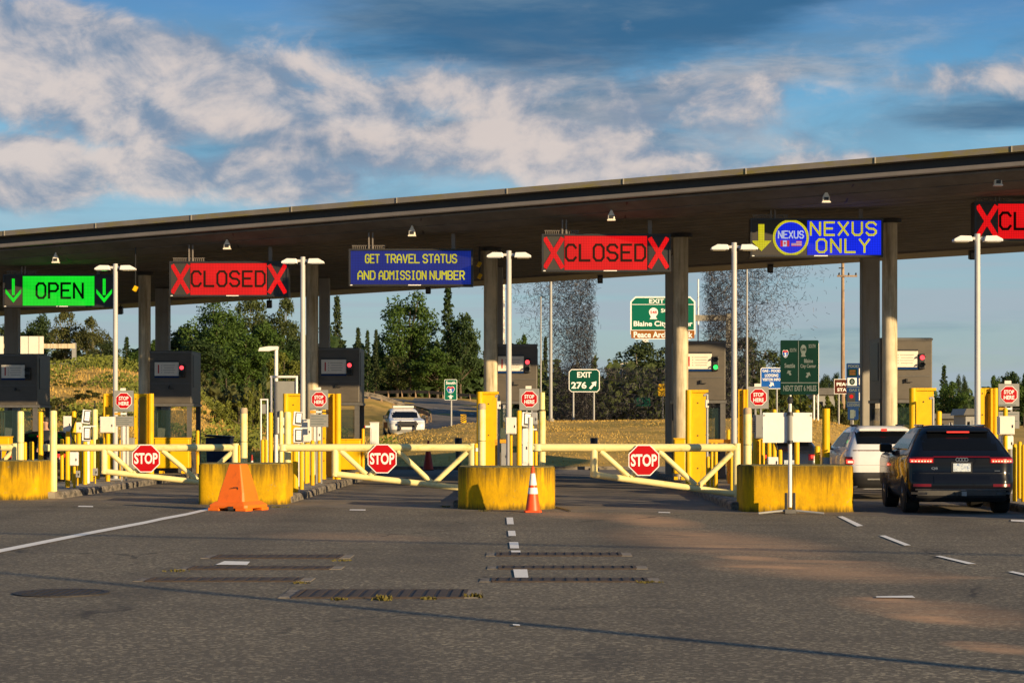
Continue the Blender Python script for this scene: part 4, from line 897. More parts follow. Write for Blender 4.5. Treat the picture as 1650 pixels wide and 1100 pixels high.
# ------------------------------------------------------------------ boxes, readers and cabinets on the islands
def eqbox(px0, px1, py0, py1, Y, dep, m, label, post=None, foot=None, name='equipment_box', vent=False):
    W = (px1-px0)*Y/F; z0, z1 = gz(py1, Y), gz(py0, Y); X = gx((px0+px1)/2, Y); h = z1-z0
    t = thing(name, label, 'equipment box', (X, Y, z0 if not post else .15), 0, 'equipment boxes on the islands'); o = z0-.15 if post else 0
    MB().box((0, dep/2, o+h/2), (W, dep, h)).build('case', G[m], t, bevel=.012)
    MB().box((0, -.008, o+h/2), (W*.90, .014, h*.92)).build('door', G[m], t, bevel=.006)
    MB().box((W*.36, -.022, o+h*.45), (.02, .014, .06)).build('latch', G['dark'], t)
    if vent:
        for q in range(5): MB().box((-W*.5-.006, dep*.5, o+h*(.3+.1*q)), (.012, dep*.6, .02)).build('vent_slat', G['dark'], t)
    if post: MB().cyl((0, dep*.6, 0), (0, dep*.6, o+.1), post*1.15, n=10).build('post', G['yellow'], t, smooth=40)
    return t
eqbox(101.5, 114.5, 670, 695, 52.6, .16, 'offwhite', 'cream box on a post, leftmost box behind the left STOP gate', .05)
eqbox(120.5, 131, 680, 697, 52.2, .14, 'offwhite', 'small cream box just left of the tilted card reader on the left island', .05)
eqbox(160.5, 184, 671, 697, 53.0, .2, 'offwhite', 'large cream box left of the left STOP HERE panel', .05)
eqbox(112, 125, 728, 750, 47.4, .14, 'white', 'white control box below the top rail of the left STOP gate', .03)
eqbox(120.5, 128, 758, 769, 49.4, .1, 'grey', 'small grey box low among the bollards, left of two', .015)
eqbox(149, 156.5, 754, 766, 51.0, .1, 'grey', 'small grey box low among the bollards, right of two', .015)
eqbox(197, 205.5, 686, 750, 57.0, .2, 'white', 'tall narrow white cabinet below the left STOP HERE panel')
eqbox(206, 216, 705, 756, 57.4, .3, 'signgrey', 'dark grey cabinet at the left foot of the left portal pillar')
eqbox(446.5, 459, 672, 699, 47.2, .2, 'offwhite', 'cream box left of the tilted reader behind the orange barricade', .05)
eqbox(486, 501, 675, 712, 51.6, .25, 'offwhite', 'cream equipment cabinet left of the second STOP HERE panel', .06)
eqbox(505, 517, 686, 712, 52.6, .2, 'white', 'white box below the second STOP HERE panel', .05)
eqbox(814.5, 832, 672, 699, 47.0, .22, 'offwhite', 'cream box beside the middle light pole with cables below', .03, vent=True)
eqbox(807, 817, 714, 752, 50.6, .3, 'grey', 'grey steel cabinet left of the middle light pole')
eqbox(850, 866, 664, 684, 47.6, .18, 'grey', 'grey box under the middle STOP HERE panel', .03)
eqbox(1217, 1232, 668, 706, 41.9, .55, 'signgrey', 'grey green cabinet at the left side of the tripod boards', .1, vent=True)
eqbox(1237, 1254, 736, 752, 40.2, .1, 'white', 'small white box low behind the tripod boards barrier', .03)
eqbox(1609.5, 1635, 670, 700, 42.6, .2, 'offwhite', 'cream box on a yellow post in front of the right STOP HERE panel', .04)
eqbox(1613, 1633, 702, 724, 42.8, .2, 'white', 'white device with hanging cables right of the black SUV', .04)
eqbox(800.5, 806.5, 646, 659, 50.0, .1, 'offwhite', 'small box on the conduit pipe beside the traffic cone island pillar')
eqbox(1136.5, 1142, 644, 657, 49.0, .1, 'offwhite', 'small box on the conduit pipe left of the green signal booth')
for px, pt, Y, lb in ((803.5, 637, 50.2, 'bent grey conduit pipe beside the pillar behind the traffic cone barrier'), (1139.5, 635, 49.2, 'bent grey conduit pipe left of the booth with green signal'), (1503.5, 640, 47.4, 'bent grey conduit pipe right of the pillar above the SUV')):
    X = gx(px, Y); h = gz(pt, Y)-.15
    t = thing('conduit_pipe', lb, 'pipe', (X, Y, .15), 0, 'conduit pipes beside the pillars')
    MB().cyl((0, 0, 0), (0, 0, h), .03, n=8).build('pipe', G['grey'], t, smooth=40); MB().cyl((0, 0, h), (-.09, -.02, h-.03), .03, n=8).build('bend', G['grey'], t, smooth=40)
    MB().cyl((0, 0, h*.55), (0, 0, h*.55+.03), .042, n=8).build('coupling', G['grey'], t)
def reader(px, Y, p1, p2, lb, tilt=.12):
    X = gx(px, Y); z2 = gz(p1, Y)-.15; z1 = gz(p2, Y)-.15
    t = thing('card_reader', lb, 'card reader', (X, Y, .15), 0, 'card readers on the islands')
    MB().box((-.02, .1, z1/2), (.16, .14, z1)).build('stand', G['white'], t, bevel=.02)
    hh = (z2-z1-.06)/2
    for z, tl in ((z1+hh/2, 0.02), (z2-hh/2, tilt)):
        sc = MB().box((0, 0, 0), (.21, .07, hh)).build('display', G['white'], t, bevel=.015); sc.location = (.0, 0, z); sc.rotation_euler = (-.25 if tl > .05 else 0, tl, .25)
        MB().box((.02, -.04, 0), (.16, .012, hh*.86)).build('bezel', G['dark'], sc)
        MB().box((.02, -.049, .01), (.115, .008, hh*.66)).build('notice', G['print'], sc)
        for q in range(3): MB().box((.02, -.055, hh*(.2-.16*q)), (.08, .003, .008)).build('print_line', G['grey'], sc)
    MB().box((.08, .02, (z1+z2)/2-.02), (.3, .06, .03)).build('bracket', G['white'], t)
    m = MB()
    for q in range(3): m.cyl((-.1+q*.05, .05, z1-.05), (-.05+q*.03, .08, z1-.45), .012, n=5)
    m.build('cable', G['dark'], t)
    return t
reader(139, 50.9, 660, 710, 'tilted double card reader on the island left of the first STOP HERE panel')
reader(479.5, 48.4, 663, 713, 'tilted double card reader above the gate right of the orange barricade')
reader(848, 44.4, 664, 716, 'white card reader column right of the middle light pole')
eqbox(842, 850, 690, 747, 43.6, .2, 'white', 'white plastic equipment column right of the bright yellow bollard', None)
t = tag(MB().cyl((gx(854.5, 43.8), 43.8, .15), (gx(854.5, 43.8), 43.8, gz(672, 43.8)), .055, n=12).build('grey_pipe', G['offwhite'], smooth=40), 'pale standing pipe beside the white card reader column', 'pipe')
for a, b, py, Y, lb in ((797, 816, 710.5, 50.8, 'orange yellow rail at booth level left of the middle light pole'), (1137, 1177, 710.5, 51.0, 'orange yellow rail in front of the green signal booth')):
    X = gx((a+b)/2, Y); W = (b-a)*Y/F
    t = thing('guard_rail', lb, 'rail', (X, Y, .15), 0, 'yellow rails beside the booths')
    z = gz(py, Y)-.15; MB().box((0, 0, z), (W, .08, .09)).build('rail', G['orange_paint'], t)
    for q in (-1, 1): MB().box((q*(W/2-.04), .02, (z-.04)/2), (.06, .06, z-.04)).build('leg', G['orange_paint'], t)
# yellow bins in front of the booths
for a, b, pt, Y, lb in ((249, 305, 706, 61.8, 'yellow steel guard box in front of the booth behind the left STOP gate'), (548, 581, 708, 59.6, 'yellow steel guard box in front of the booth left of the police SUV'), (-8, 15, 704, 64.2, 'yellow steel guard box in front of the leftmost booth'), (1086, 1104, 707, 54.6, 'yellow olive guard box at the foot of the column by the right STOP gate')):
    W = (b-a)*Y/F; X = gx((a+b)/2, Y); h = gz(pt, Y)-.15
    t = thing('guard_box', lb, 'guard box', (X, Y, .15), 0, 'yellow guard boxes before the booths')
    MB().box((0, .2, h/2+.08), (W, .5, h-.16)).build('body', G['yellow'], t, bevel=.03)
    for q in (-1, 1): MB().box((q*W*.32, .2, .04), (.10, .4, .08)).build('foot', G['yellow'], t)
    MB().box((0, .2, h+.01), (W+.03, .54, .03)).build('lid', G['yellow'], t)

# ------------------------------------------------------------------ tripod board stand
x, y = gx(1273, 37.1), 37.1; s = F/y
t = thing('board_stand', 'black and white tripod stand holding two blank white boards', 'board stand', (x, y, 0))
MB().cyl((0, 0, .12), (0, 0, gz(712, y)), .035, n=12).build('lower_pole', G['white'], t, smooth=40)
MB().cyl((0, 0, gz(712, y)), (0, 0, gz(664, y)), .045, n=12).build('sleeve', G['signgrey'], t, smooth=40)
MB().cyl((0, 0, gz(664, y)), (0, 0, gz(640, y)), .03, n=12).build('upper_pole', G['white'], t, smooth=40)
MB().lathe([(.02, 0), (.05, .03), (.05, .10), (.025, .14)], 10, (0, 0, gz(651, y))).build('clamp', G['dark'], t)
for a, b in ((1229.5, 1271), (1276, 1309)):
    W = (b-a)/s; X = gx((a+b)/2, y)-x; z0, z1 = gz(713 if a < 1250 else 712, y), gz(664.5, y)
    pb = MB().box((X, .055, (z0+z1)/2), (W, .03, z1-z0)).build('board', G['white'], t, bevel=.004)
    for q in (-1, 1): MB().box((X+q*W*.44, .037, z1-.05), (.03, .006, .03)).build('clip', G['grey'], t)
for z in (gz(666, y), gz(712, y)): MB().cyl((0, 0, z-.03), (0, 0, z+.03), .055, n=12).build('collar', G['dark'], t)
for dx in (-.07, .07): MB().box((dx, 0, .21), (.055, .05, .34)).build('spring_case', G['dark'], t, bevel=.01)
MB().box((0, 0, .045), (.2, .2, .07)).build('base', G['charcoal_trim'], t)
for an in (-2.85, -.35, 1.2, 2.0): MB().cyl((.08*math.cos(an), .08*math.sin(an), .06), (.62*math.cos(an), .62*math.sin(an), .015), .02, n=8).build('leg', G['grey'], t)

# ------------------------------------------------------------------ cones and the orange barricade
def cone(px, Y, wpx, hpx, label, bands, body='cone', z=0.):
    s = F/Y; R = wpx/s/2; h = hpx/s
    t = thing('traffic_cone', label, 'traffic cone', (gx(px, Y), Y, z), 0, 'traffic cones')
    MB().prismz([(R*1.02*sx, R*1.02*sy) for sx, sy in ((-1, -.8), (-.8, -1), (.8, -1), (1, -.8), (1, .8), (.8, 1), (-.8, 1), (-1, .8))], 0, .035).build('base', G['dark' if body == 'red2' else body], t, bevel=.008)
    r = lambda f: R*.86*(1-f)+.022*f
    MB().lathe([(r(0), .03), (r(.5), .03+(h-.03)*.5), (r(.97), h-.012), (r(1)*.7, h)], 20).build('body', G[body], t, smooth=40)
    for a, b in bands: MB().lathe([(r(a)+.003, .03+(h-.03)*a), (r(b)+.003, .03+(h-.03)*b)], 20).build('reflective_band', G['print'], t, smooth=40)
    return t
cone(858.5, 37.75, 28, 74, 'orange and white traffic cone in front of the rounded yellow barrier', [(.38, .52), (.575, .84)])
cone(690, 72.6, 20, 49, 'dark red traffic cone with black base on the far lane edge behind the middle gate', [], 'red2')
cone(406, 60.5, 9, 40, 'small dark red cone with white band right of the faded bollard', [(.55, .75)], 'red2', .0)
Y = 38.6; s = F/Y; x = gx(384, Y)
t = thing('plastic_barricade', 'orange plastic barricade seen end on in front of the yellow barrier', 'barricade', (x, Y, 0), 0)
rot = -.42
def ring(hw, hd, z, ox=0.): return [(math.cos(rot)*a*hw-math.sin(rot)*b*hd+ox, math.sin(rot)*a*hw+math.cos(rot)*b*hd, z) for a, b in ((-1, -.86), (-.9, -1), (.9, -1), (1, -.86), (1, .86), (.9, 1), (-.9, 1), (-1, .86))]
def loft(rings):
    mb = MB(); n = len(rings[0])
    for r_ in rings: mb.v += r_
    for j in range(len(rings)-1): mb.f += [(j*n+i, j*n+(i+1) % n, (j+1)*n+(i+1) % n, (j+1)*n+i) for i in range(n)]
    mb.f += [tuple(range(n-1, -1, -1)), tuple(range((len(rings)-1)*n, len(rings)*n))]; return mb
loft([ring(.30, .30, .17), ring(.27, .26, .34), ring(.13, .14, .86), ring(.115, .125, .875)]).build('body', G['orange'], t, bevel=.012)
loft([ring(.42, .40, .05), ring(.42, .40, .11), ring(.33, .32, .175)]).build('skirt', G['orange'], t, bevel=.012)
for a, b in ((-1, -1), (1, -1), (-1, 1), (1, 1)):
    fx_, fy_ = math.cos(rot)*a*.30-math.sin(rot)*b*.28, math.sin(rot)*a*.30+math.cos(rot)*b*.28
    MB().box((fx_, fy_, .03), (.24, .24, .06), rot).build('foot', G['orange'], t, bevel=.012)
MB().box((-.015, -.275, .44), (.085, .03, .012), rot*.0).build('handle_slot', G['dark'], t)
MB().box((.03, -.272, .42), (.014, .03, .045)).build('handle_slot', G['dark'], t)
MB().prism([(-.13, .02), (-.03, .02), (-.03, .09), (-.13, .09)], -.43, -.30).build('fork_slot', G['dark'], t)
# black posts at the far lane edge
for px, lb in ((738.5, 'black plastic post at the far lane edge left of the middle island'), (957, 'black plastic post behind the right STOP gate upright')):
    Y = 73.4; s = F/Y; X = gx(px, Y); h = gz(705, Y)
    t = thing('delineator_post', lb, 'post', (X, Y, 0), 0, 'black posts at the far lane edge')
    MB().cyl((0, 0, 0), (0, 0, h-.26), .10, n=12).build('post', G['charcoal'], t, smooth=40); MB().lathe([(.13, h-.27), (.135, h-.02), (.12, h)], 12).build('cap', G['dark'], t, smooth=40); MB().lathe([(.2, 0), (.2, .06), (.1, .1)], 12).build('base', G['dark'], t)
tag(MB().cyl((gx(896, 39.6), 39.6, .02), (gx(919, 37.9), 37.9, .02), .012, n=5).build('loose_cable', G['dark']), 'thin dark cable lying on the lane right of the rounded yellow barrier', 'cable')
# lamp and metal frames behind the left island
Y = 58; x = gx(445, Y); zt = gz(559, Y)
t = thing('small_lamp_pole', 'thin white lamp pole with one head reaching left, behind the left island', 'lamp pole', (x, Y, 0))
MB().cyl((0, 0, 0), (0, 0, zt), .055, n=12).build('pole', G['white'], t, smooth=40); MB().prism([(-.50, zt-.12), (-.46, zt-.02), (-.2, zt+.02), (.06, zt+.02), (.06, zt-.07), (-.2, zt-.12)][::-1], -.12, .12).build('lamp_head', G['white'], t, bevel=.01)
for a, b, pt, Y, r, lb, plate in ((437.5, 478, 607, 56.6, .035, 'tall white pipe frame holding a grey panel behind the left island', (441, 476, 614, 700)), (420.5, 431, 643.5, 52, .02, 'narrow grey pipe frame with a small plate behind the faded bollard', (422, 430, 651, 666))):
    X = gx((a+b)/2, Y); W = (b-a)*Y/F; h = gz(pt, Y)
    t = thing('pipe_frame', lb, 'frame', (X, Y, 0), 0, 'pipe frames behind the left island')
    for q in (-1, 1): MB().cyl((q*W/2, 0, 0), (q*W/2, 0, h), r, n=10).build('upright', G['white'], t, smooth=40)
    MB().cyl((-W/2-r, 0, h), (W/2+r, 0, h), r, n=10).build('top_bar', G['white'], t, smooth=40)
    p0, p1, p2, p3 = plate; MB().box((gx((p0+p1)/2, Y)-X, .03, (gz(p2, Y)+gz(p3, Y))/2), ((p1-p0)*Y/F, .03, (p3-p2)*Y/F)).build('panel', G['signgrey'], t)

# ------------------------------------------------------------------ vehicles
def rrect(y0, y1, w, r, n=6):
    P = []
    for cx, cy, a0 in ((w-r, y0+r, -math.pi/2), (w-r, y1-r, 0), (-w+r, y1-r, math.pi/2), (-w+r, y0+r, math.pi)):
        for k in range(n+1): a = a0+math.pi/2*k/n; P.append((cx+r*math.cos(a), cy+r*math.sin(a)))
    return P
class Shape:
    def __init__(s, lv): s.lv = lv
    def g(s, z, i): return interp(z, [(l[0], l[i]) for l in s.lv])
    def body(s, name, m, parent, zlo=None, zhi=None, grow=0.):
        zs = sorted({l[0] for l in s.lv if (zlo is None or l[0] >= zlo) and (zhi is None or l[0] <= zhi)} | ({zlo} if zlo is not None else set()) | ({zhi} if zhi is not None else set()))
        mb = MB(); n = None
        for z in zs:
            R = rrect(s.g(z, 1)-grow, s.g(z, 2)+grow, s.g(z, 3)+grow, s.g(z, 4)); n = len(R); mb.v += [(a, b, z) for a, b in R]
        for j in range(len(zs)-1): mb.f += [(j*n+i, j*n+(i+1) % n, (j+1)*n+(i+1) % n, (j+1)*n+i) for i in range(n)]
        mb.f += [tuple(range(n-1, -1, -1)), tuple(range((len(zs)-1)*n, len(zs)*n))]
        return mb.build(name, m, parent, smooth=38)
    def band(s, name, m, parent, z0, z1, xa, xb, off=.008, front=False, nz=6):      # patch following the rear (or front) of the shell from x=xa to x=xb
        mb = MB(); zs = [z0+(z1-z0)*k/nz for k in range(nz+1)]; N = 14; cols = []
        for z in zs:
            y0, y1, w, r = (s.g(z, i) for i in (1, 2, 3, 4)); row = []
            for k in range(N+1):
                x = xa+(xb-xa)*k/N; ax = min(abs(x), w-.0005); y = y0
                if ax > w-r: y = y0+r-math.sqrt(max(0, r*r-(ax-(w-r))**2))
                nx, ny = ((ax-(w-r))/r, -(math.sqrt(max(0, 1-((ax-(w-r))/r)**2)))) if ax > w-r else (0, -1)
                xx = math.copysign(ax+nx*off, x); yy = y+ny*off
                if front: yy = y1-(yy-y0)
                row.append((xx, yy, z))
            cols.append(row)
        for row in cols: mb.v += row
        mb.f += [(j*(N+1)+k, j*(N+1)+k+1, (j+1)*(N+1)+k+1, (j+1)*(N+1)+k) for j in range(nz) for k in range(N)]
        return mb.build(name, m, parent, smooth=60)
    def side(s, name, m, parent, sx, z0, z1, ya, yb, off=.008, nz=3):              # side glass; ya, yb measured from rear and front of the shell at each height
        mb = MB()
        for k in range(nz+1):
            z = z0+(z1-z0)*k/nz; x = sx*(s.g(z, 3)+off); r = s.g(z, 4)
            for q in range(5): f0, f1 = s.g(z, 1)+r+ya, s.g(z, 2)-r-yb; mb.v.append((x, f0+(f1-f0)*q/4, z))
        mb.f += [(j*5+q, j*5+q+1, (j+1)*5+q+1, (j+1)*5+q) for j in range(nz) for q in range(4)]
        return mb.build(name, m, parent)
def wheels(t, track, ys, R, W):
    for y in ys:
        for sx in (-1, 1):
            w_ = MB().lathe([(R*.62, -W/2), (R*.93, -W/2), (R, -W/2+.03), (R, W/2-.03), (R*.93, W/2), (R*.62, W/2)], 28).build('wheel', G['tyre'], t, loc=(sx*(track-W/2), y, R), smooth=35)
            w_.rotation_euler = (0, math.pi/2, 0)
            rm = MB(); rm.lathe([(R*.64, -W/2+.03), (R*.64, W/2-.03)], 24)
            for k in range(5):
                for sg in (-1, 1): rm.cyl((0, 0, sg*(W/2-.02)), (R*.6*math.cos(k*1.2566), R*.6*math.sin(k*1.2566), sg*(W/2-.03)), .035, .025, n=5)
            rm.build('rim', G['rim'], w_)
def arches(t, sh, ys, R):
    for y in ys:
        for sx in (-1, 1):
            x = sx*(sh.g(R*1.1, 3)+.004); m = MB(); P = []
            for k in range(15): a = math.pi*k/14; P.append((y+R*1.16*math.cos(a), R+R*1.12*math.sin(a)))
            P += [(y-R*1.16, .2), (y+R*1.16, .2)]
            m.add([(x, a, b) for a, b in P], [tuple(range(len(P)))]); m.build('wheel_arch', G['dark'], t)
# black SUV
sh = Shape([(.22, .14, 4.40, .80, .25), (.30, .05, 4.5, .90, .28), (.48, .0, 4.56, .945, .26), (.62, .02, 4.58, .955, .26), (.70, .05, 4.58, .955, .27), (.90, .05, 4.56, .955, .26), (1.00, .05, 4.5, .94, .26), (1.045, .09, 4.35, .925, .26), (1.10, .15, 3.7, .895, .25), (1.15, .22, 3.4, .865, .24), (1.30, .38, 3.0, .785, .22), (1.46, .58, 2.6, .675, .2), (1.54, .66, 2.3, .62, .2), (1.585, .80, 2.1, .55, .22), (1.605, 1.05, 1.9, .42, .2)])
suv = thing('black_suv', 'black SUV seen from behind with lit tail lamps, nearest car in the queue', 'car', (7.60, 36.75, 0), math.radians(-2.6), 'cars in the queue')
sh.body('body', G['carblack'], suv)
sh.band('rear_window', G['carglass'], suv, 1.155, 1.455, -.665, .665, .006, nz=3)
for sx in (-1, 1):
    sh.side('side_window', G['carglass'], suv, sx, 1.17, 1.45, .30, .18)
    m = MB()
    for z, y0, y1 in ((1.16, sh.g(1.16, 1)+.24+.28, sh.g(1.16, 2)-.42), ): m.box((sx*(sh.g(z, 3)+.008), (y0+y1)/2, z), (.012, y1-y0, .018))
    m.build('window_trim', G['chrome'], suv)
    MB().cyl((sx*.56, 1.0, 1.60), (sx*.56, 2.1, 1.60), .018, n=8).build('roof_rail', G['carblack'], suv, smooth=40)
    ll = sh.band('tail_lamp', G['lensdim'], suv, .925, 1.03, sx*.50, sx*.945, .012)
    for k in range(4): sh.band('lamp_bar', G['lensred'], ll, .935, .995, sx*(.53+k*.095), sx*(.61+k*.095), .020)
    for k in range(7): sh.band('lamp_core', G['lenshot'], ll, .945, .968, sx*(.545+k*.05), sx*(.572+k*.05), .028)
    sh.band('reflector', G['lensdim'], suv, .50, .55, sx*.55, sx*.86, .008)
    sh.band('exhaust_trim', G['chrome'], suv, .36, .40, sx*.62, sx*.88, .012)
    mr = MB().box((sx*1.02, 2.78, 1.17), (.24, .12, .17)).build('mirror', G['carblack'], suv, bevel=.04)
    MB().box((sx*.89, 2.78, 1.10), (.16, .07, .05)).build('arm', G['dark'], mr)
    MB().box((sx*1.03, 2.716, 1.17), (.18, .008, .12)).build('mirror_glass', G['carglass'], mr)
sh.band('light_band', G['lensdim'], suv, 1.025, 1.045, -.50, .50, .012)
MB().box((0, .60, 1.492), (1.12, .22, .035)).build('spoiler', G['carblack'], suv, bevel=.012)
MB().box((0, .484, 1.478), (.40, .012, .022)).build('brake_light', G['lensred'], suv)
rg = MB()
for k in range(4):
    cx = -.078+k*.052
    for a in range(14):
        a0, a1 = a*math.pi/7, (a+1)*math.pi/7; rg.sheet([(cx+.026*math.cos(a0), 0, .026*math.sin(a0)), (cx+.026*math.cos(a1), 0, .026*math.sin(a1)), (cx+.036*math.cos(a1), 0, .036*math.sin(a1)), (cx+.036*math.cos(a0), 0, .036*math.sin(a0))]); 
rg.build('ring_emblem', G['chrome'], suv, loc=(0, .028, .985))
MB().text('Q8', -.545, -.43, .80, .85, .038).build('badge', G['chrome'], suv)
MB().box((.63, .036, .785), (.10, .004, .010)).build('badge_strip', G['chrome'], suv)
MB().box((0, .040, .845), (.31, .03, .145)).build('number_plate', G['plate'], suv)
MB().box((0, .048, .845), (.37, .02, .19)).build('plate_recess', G['dark'], suv)
sh.band('bumper_insert', G['carblack'], suv, .56, .70, -.50, .50, .012); sh.band('chrome_strip', G['chrome'], suv, .435, .462, -.82, .82, .014)
sh.band('diffuser', G['charcoal_trim'], suv, .34, .43, -.78, .78, .010); sh.band('lower_valance', G['dark'], suv, .23, .335, -.80, .80, .012)
MB().box((.03, -.02, .375), (.085, .08, .075)).build('tow_receiver', G['grey'], suv); MB().box((-.10, .0, .375), (.05, .05, .07)).build('tow_socket', G['dark'], suv)
sh.band('boot_seam', G['dark'], suv, .735, .742, -.86, .86, .004)
MB().cyl((.0, 1.3, 1.60), (.0, 1.36, 1.66), .02, .006, n=6).build('antenna_fin', G['carblack'], suv)
arches(suv, sh, (.86, 3.62), .36); wheels(suv, .955, (.86, 3.62), .355, .27)
# white crossover ahead of it
sh = Shape([(.24, .12, 3.85, .70, .25), (.32, .04, 3.95, .80, .28), (.50, .0, 4.0, .845, .28), (.80, .02, 4.0, .86, .28), (.95, .06, 3.95, .85, .28), (1.06, .12, 3.5, .82, .27), (1.16, .20, 3.0, .77, .25), (1.30, .34, 2.75, .70, .22), (1.46, .50, 2.35, .62, .2), (1.54, .58, 2.1, .57, .2), (1.59, .75, 1.9, .50, .22)])
wc = thing('white_crossover', 'white crossover car ahead of the black SUV with brake lights on', 'car', (7.42, 43.6, 0), 0, 'cars in the queue')
sh.body('body', G['carwhite'], wc)
sh.band('rear_window', G['carglass'], wc, 1.20, 1.46, -.60, .60, .007, nz=3)
for sx in (-1, 1):
    sh.side('side_window', G['carglass'], wc, sx, 1.14, 1.45, .42, .16)
    ll = sh.band('tail_lamp', G['lensdim'], wc, .76, .93, sx*.72, sx*.855, .010); sh.band('lamp_core', G['lensred'], ll, .785, .87, sx*.70, sx*.83, .018); sh.band('lamp_hot', G['lenshot'], ll, .80, .84, sx*.71, sx*.80, .024)
    MB().cyl((sx*.50, .8, 1.60), (sx*.50, 1.8, 1.605), .018, n=8).build('roof_rail', G['dark'], wc)
    mr = MB().box((sx*.95, 2.45, 1.13), (.22, .10, .16)).build('mirror', G['dark'], wc, bevel=.03); MB().box((sx*.83, 2.45, 1.07), (.14, .06, .04)).build('arm', G['dark'], mr)
sh.band('crease_strip', G['dbrown'], wc, 1.055, 1.075, -.80, .80, .006)
MB().box((0, .50, 1.50), (1.08, .22, .05)).build('spoiler', G['carwhite'], wc, bevel=.015); MB().box((0, .384, 1.505), (.12, .012, .05)).build('brake_light', G['lensred'], wc)
sh.band('boot_seam', G['signgrey'], wc, .752, .758, -.66, .66, .004)
sh.band('black_bumper', G['dark'], wc, .26, .60, -.83, .83, .014); sh.band('bumper_strip', G['signgrey'], wc, .44, .47, -.42, .42, .022)
arches(wc, sh, (.75, 3.25), .33); wheels(wc, .86, (.75, 3.25), .33, .22)
# dark sedans
def sedan(name, lb, X, Y, rz, paint, brake=True):
    sh = Shape([(.22, .10, 4.2, .70, .22), (.30, .02, 4.3, .80, .25), (.55, .0, 4.34, .84, .26), (.80, .03, 4.3, .84, .26), (.92, .10, 4.1, .82, .25), (.98, .30, 3.4, .79, .24), (1.05, .45, 3.1, .75, .22), (1.25, .80, 2.6, .64, .2), (1.38, 1.1, 2.2, .56, .2), (1.43, 1.35, 2.0, .46, .2)])
    t = thing(name, lb, 'car', (X, Y, 0), rz, 'cars in the queue')
    sh.body('body', G[paint], t); sh.band('rear_window', G['carglass'], t, 1.05, 1.36, -.56, .56, .007, nz=3)
    for sx in (-1, 1):
        sh.side('side_window', G['carglass'], t, sx, 1.03, 1.34, .1, .1)
        ll = sh.band('tail_lamp', G['lensdim'], t, .68, .84, sx*.50, sx*.835, .010); sh.band('lamp_core', G['lensred'], ll, .74, .82, sx*.56, sx*.80, .018)
        mr = MB().box((sx*.92, 2.75, 1.0), (.18, .09, .13)).build('mirror', G[paint], t, bevel=.03); MB().box((sx*.82, 2.75, .96), (.12, .05, .04)).build('arm', G['dark'], mr)
    if brake: MB().box((0, .86, 1.30), (.24, .02, .03)).build('brake_light', G['lensred'], t)
    MB().box((0, -.008, .62), (.3, .02, .13)).build('number_plate', G['plate'], t)
    sh.band('bumper', G['dark'], t, .24, .40, -.80, .80, .01); arches(t, sh, (.8, 3.45), .31); wheels(t, .845, (.8, 3.45), .31, .2)
    return t
sedan('dark_sedan', 'dark car in front of the white crossover, mostly behind the tripod boards', 6.62, 54.0, 0, 'carblue')
sedan('black_car', 'black car at far left stopped beside the leftmost booth', -13.75, 55.8, 0, 'carblack')
# police SUV facing the viewer on the ramp
px0 = 648; Yp = 110; sP = F/Yp
sh = Shape([(.30, .10, 4.7, .78, .25), (.40, .02, 4.8, .90, .28), (.62, .0, 4.85, .95, .28), (.90, .02, 4.85, .96, .26), (1.05, .06, 4.75, .95, .26), (1.13, .12, 4.4, .92, .25), (1.18, .2, 3.5, .88, .24), (1.35, .35, 3.15, .82, .22), (1.58, .5, 2.75, .72, .2), (1.68, .65, 2.5, .66, .2), (1.72, .9, 2.3, .55, .2)])
pl = thing('police_suv', 'white patrol SUV with black push bar facing the viewer behind the lawn', 'car', (gx(634, Yp), Yp+4.6, ground_z(gx(634, Yp), Yp)+.15), math.pi+.16)
sh.body('body', G['carwhite'], pl); sh.band('windscreen', G['carglass'], pl, 1.20, 1.60, -.70, .70, .008, front=True, nz=3)
for sx in (-1, 1):
    sh.side('side_window', G['carglass'], pl, sx, 1.2, 1.58, .2, .12); sh.band('headlight', G['lamp_lens'], pl, .86, 1.0, sx*.55, sx*.93, .012, front=True)
    mr = MB().box((sx*1.05, 3.1, 1.25), (.22, .12, .18)).build('mirror', G['dark'], pl, bevel=.03); MB().box((sx*.93, 3.1, 1.18), (.12, .06, .05)).build('arm', G['dark'], mr)
    MB().box((sx*(sh.g(.8, 3)+.006), 2.2, .80), (.01, 2.4, .34)).build('door_decal', G['brown'], pl)
sh.band('grille', G['dark'], pl, .70, 1.0, -.5, .5, .014, front=True); sh.band('front_bumper', G['signgrey'], pl, .40, .56, -.85, .85, .012, front=True)
pbr = MB().box((0, 4.98, .86), (1.1, .08, .12)).build('push_bar', G['dark'], pl)
for sx in (-1, 1): MB().box((sx*.4, 4.96, .78), (.09, .12, .5)).build('upright', G['dark'], pbr)
MB().box((0, 2.3, 1.80), (1.15, .28, .12)).build('light_bar', G['offwhite'], pl, bevel=.03)
arches(pl, sh, (.95, 3.9), .36); wheels(pl, .965, (.95, 3.9), .36, .24)

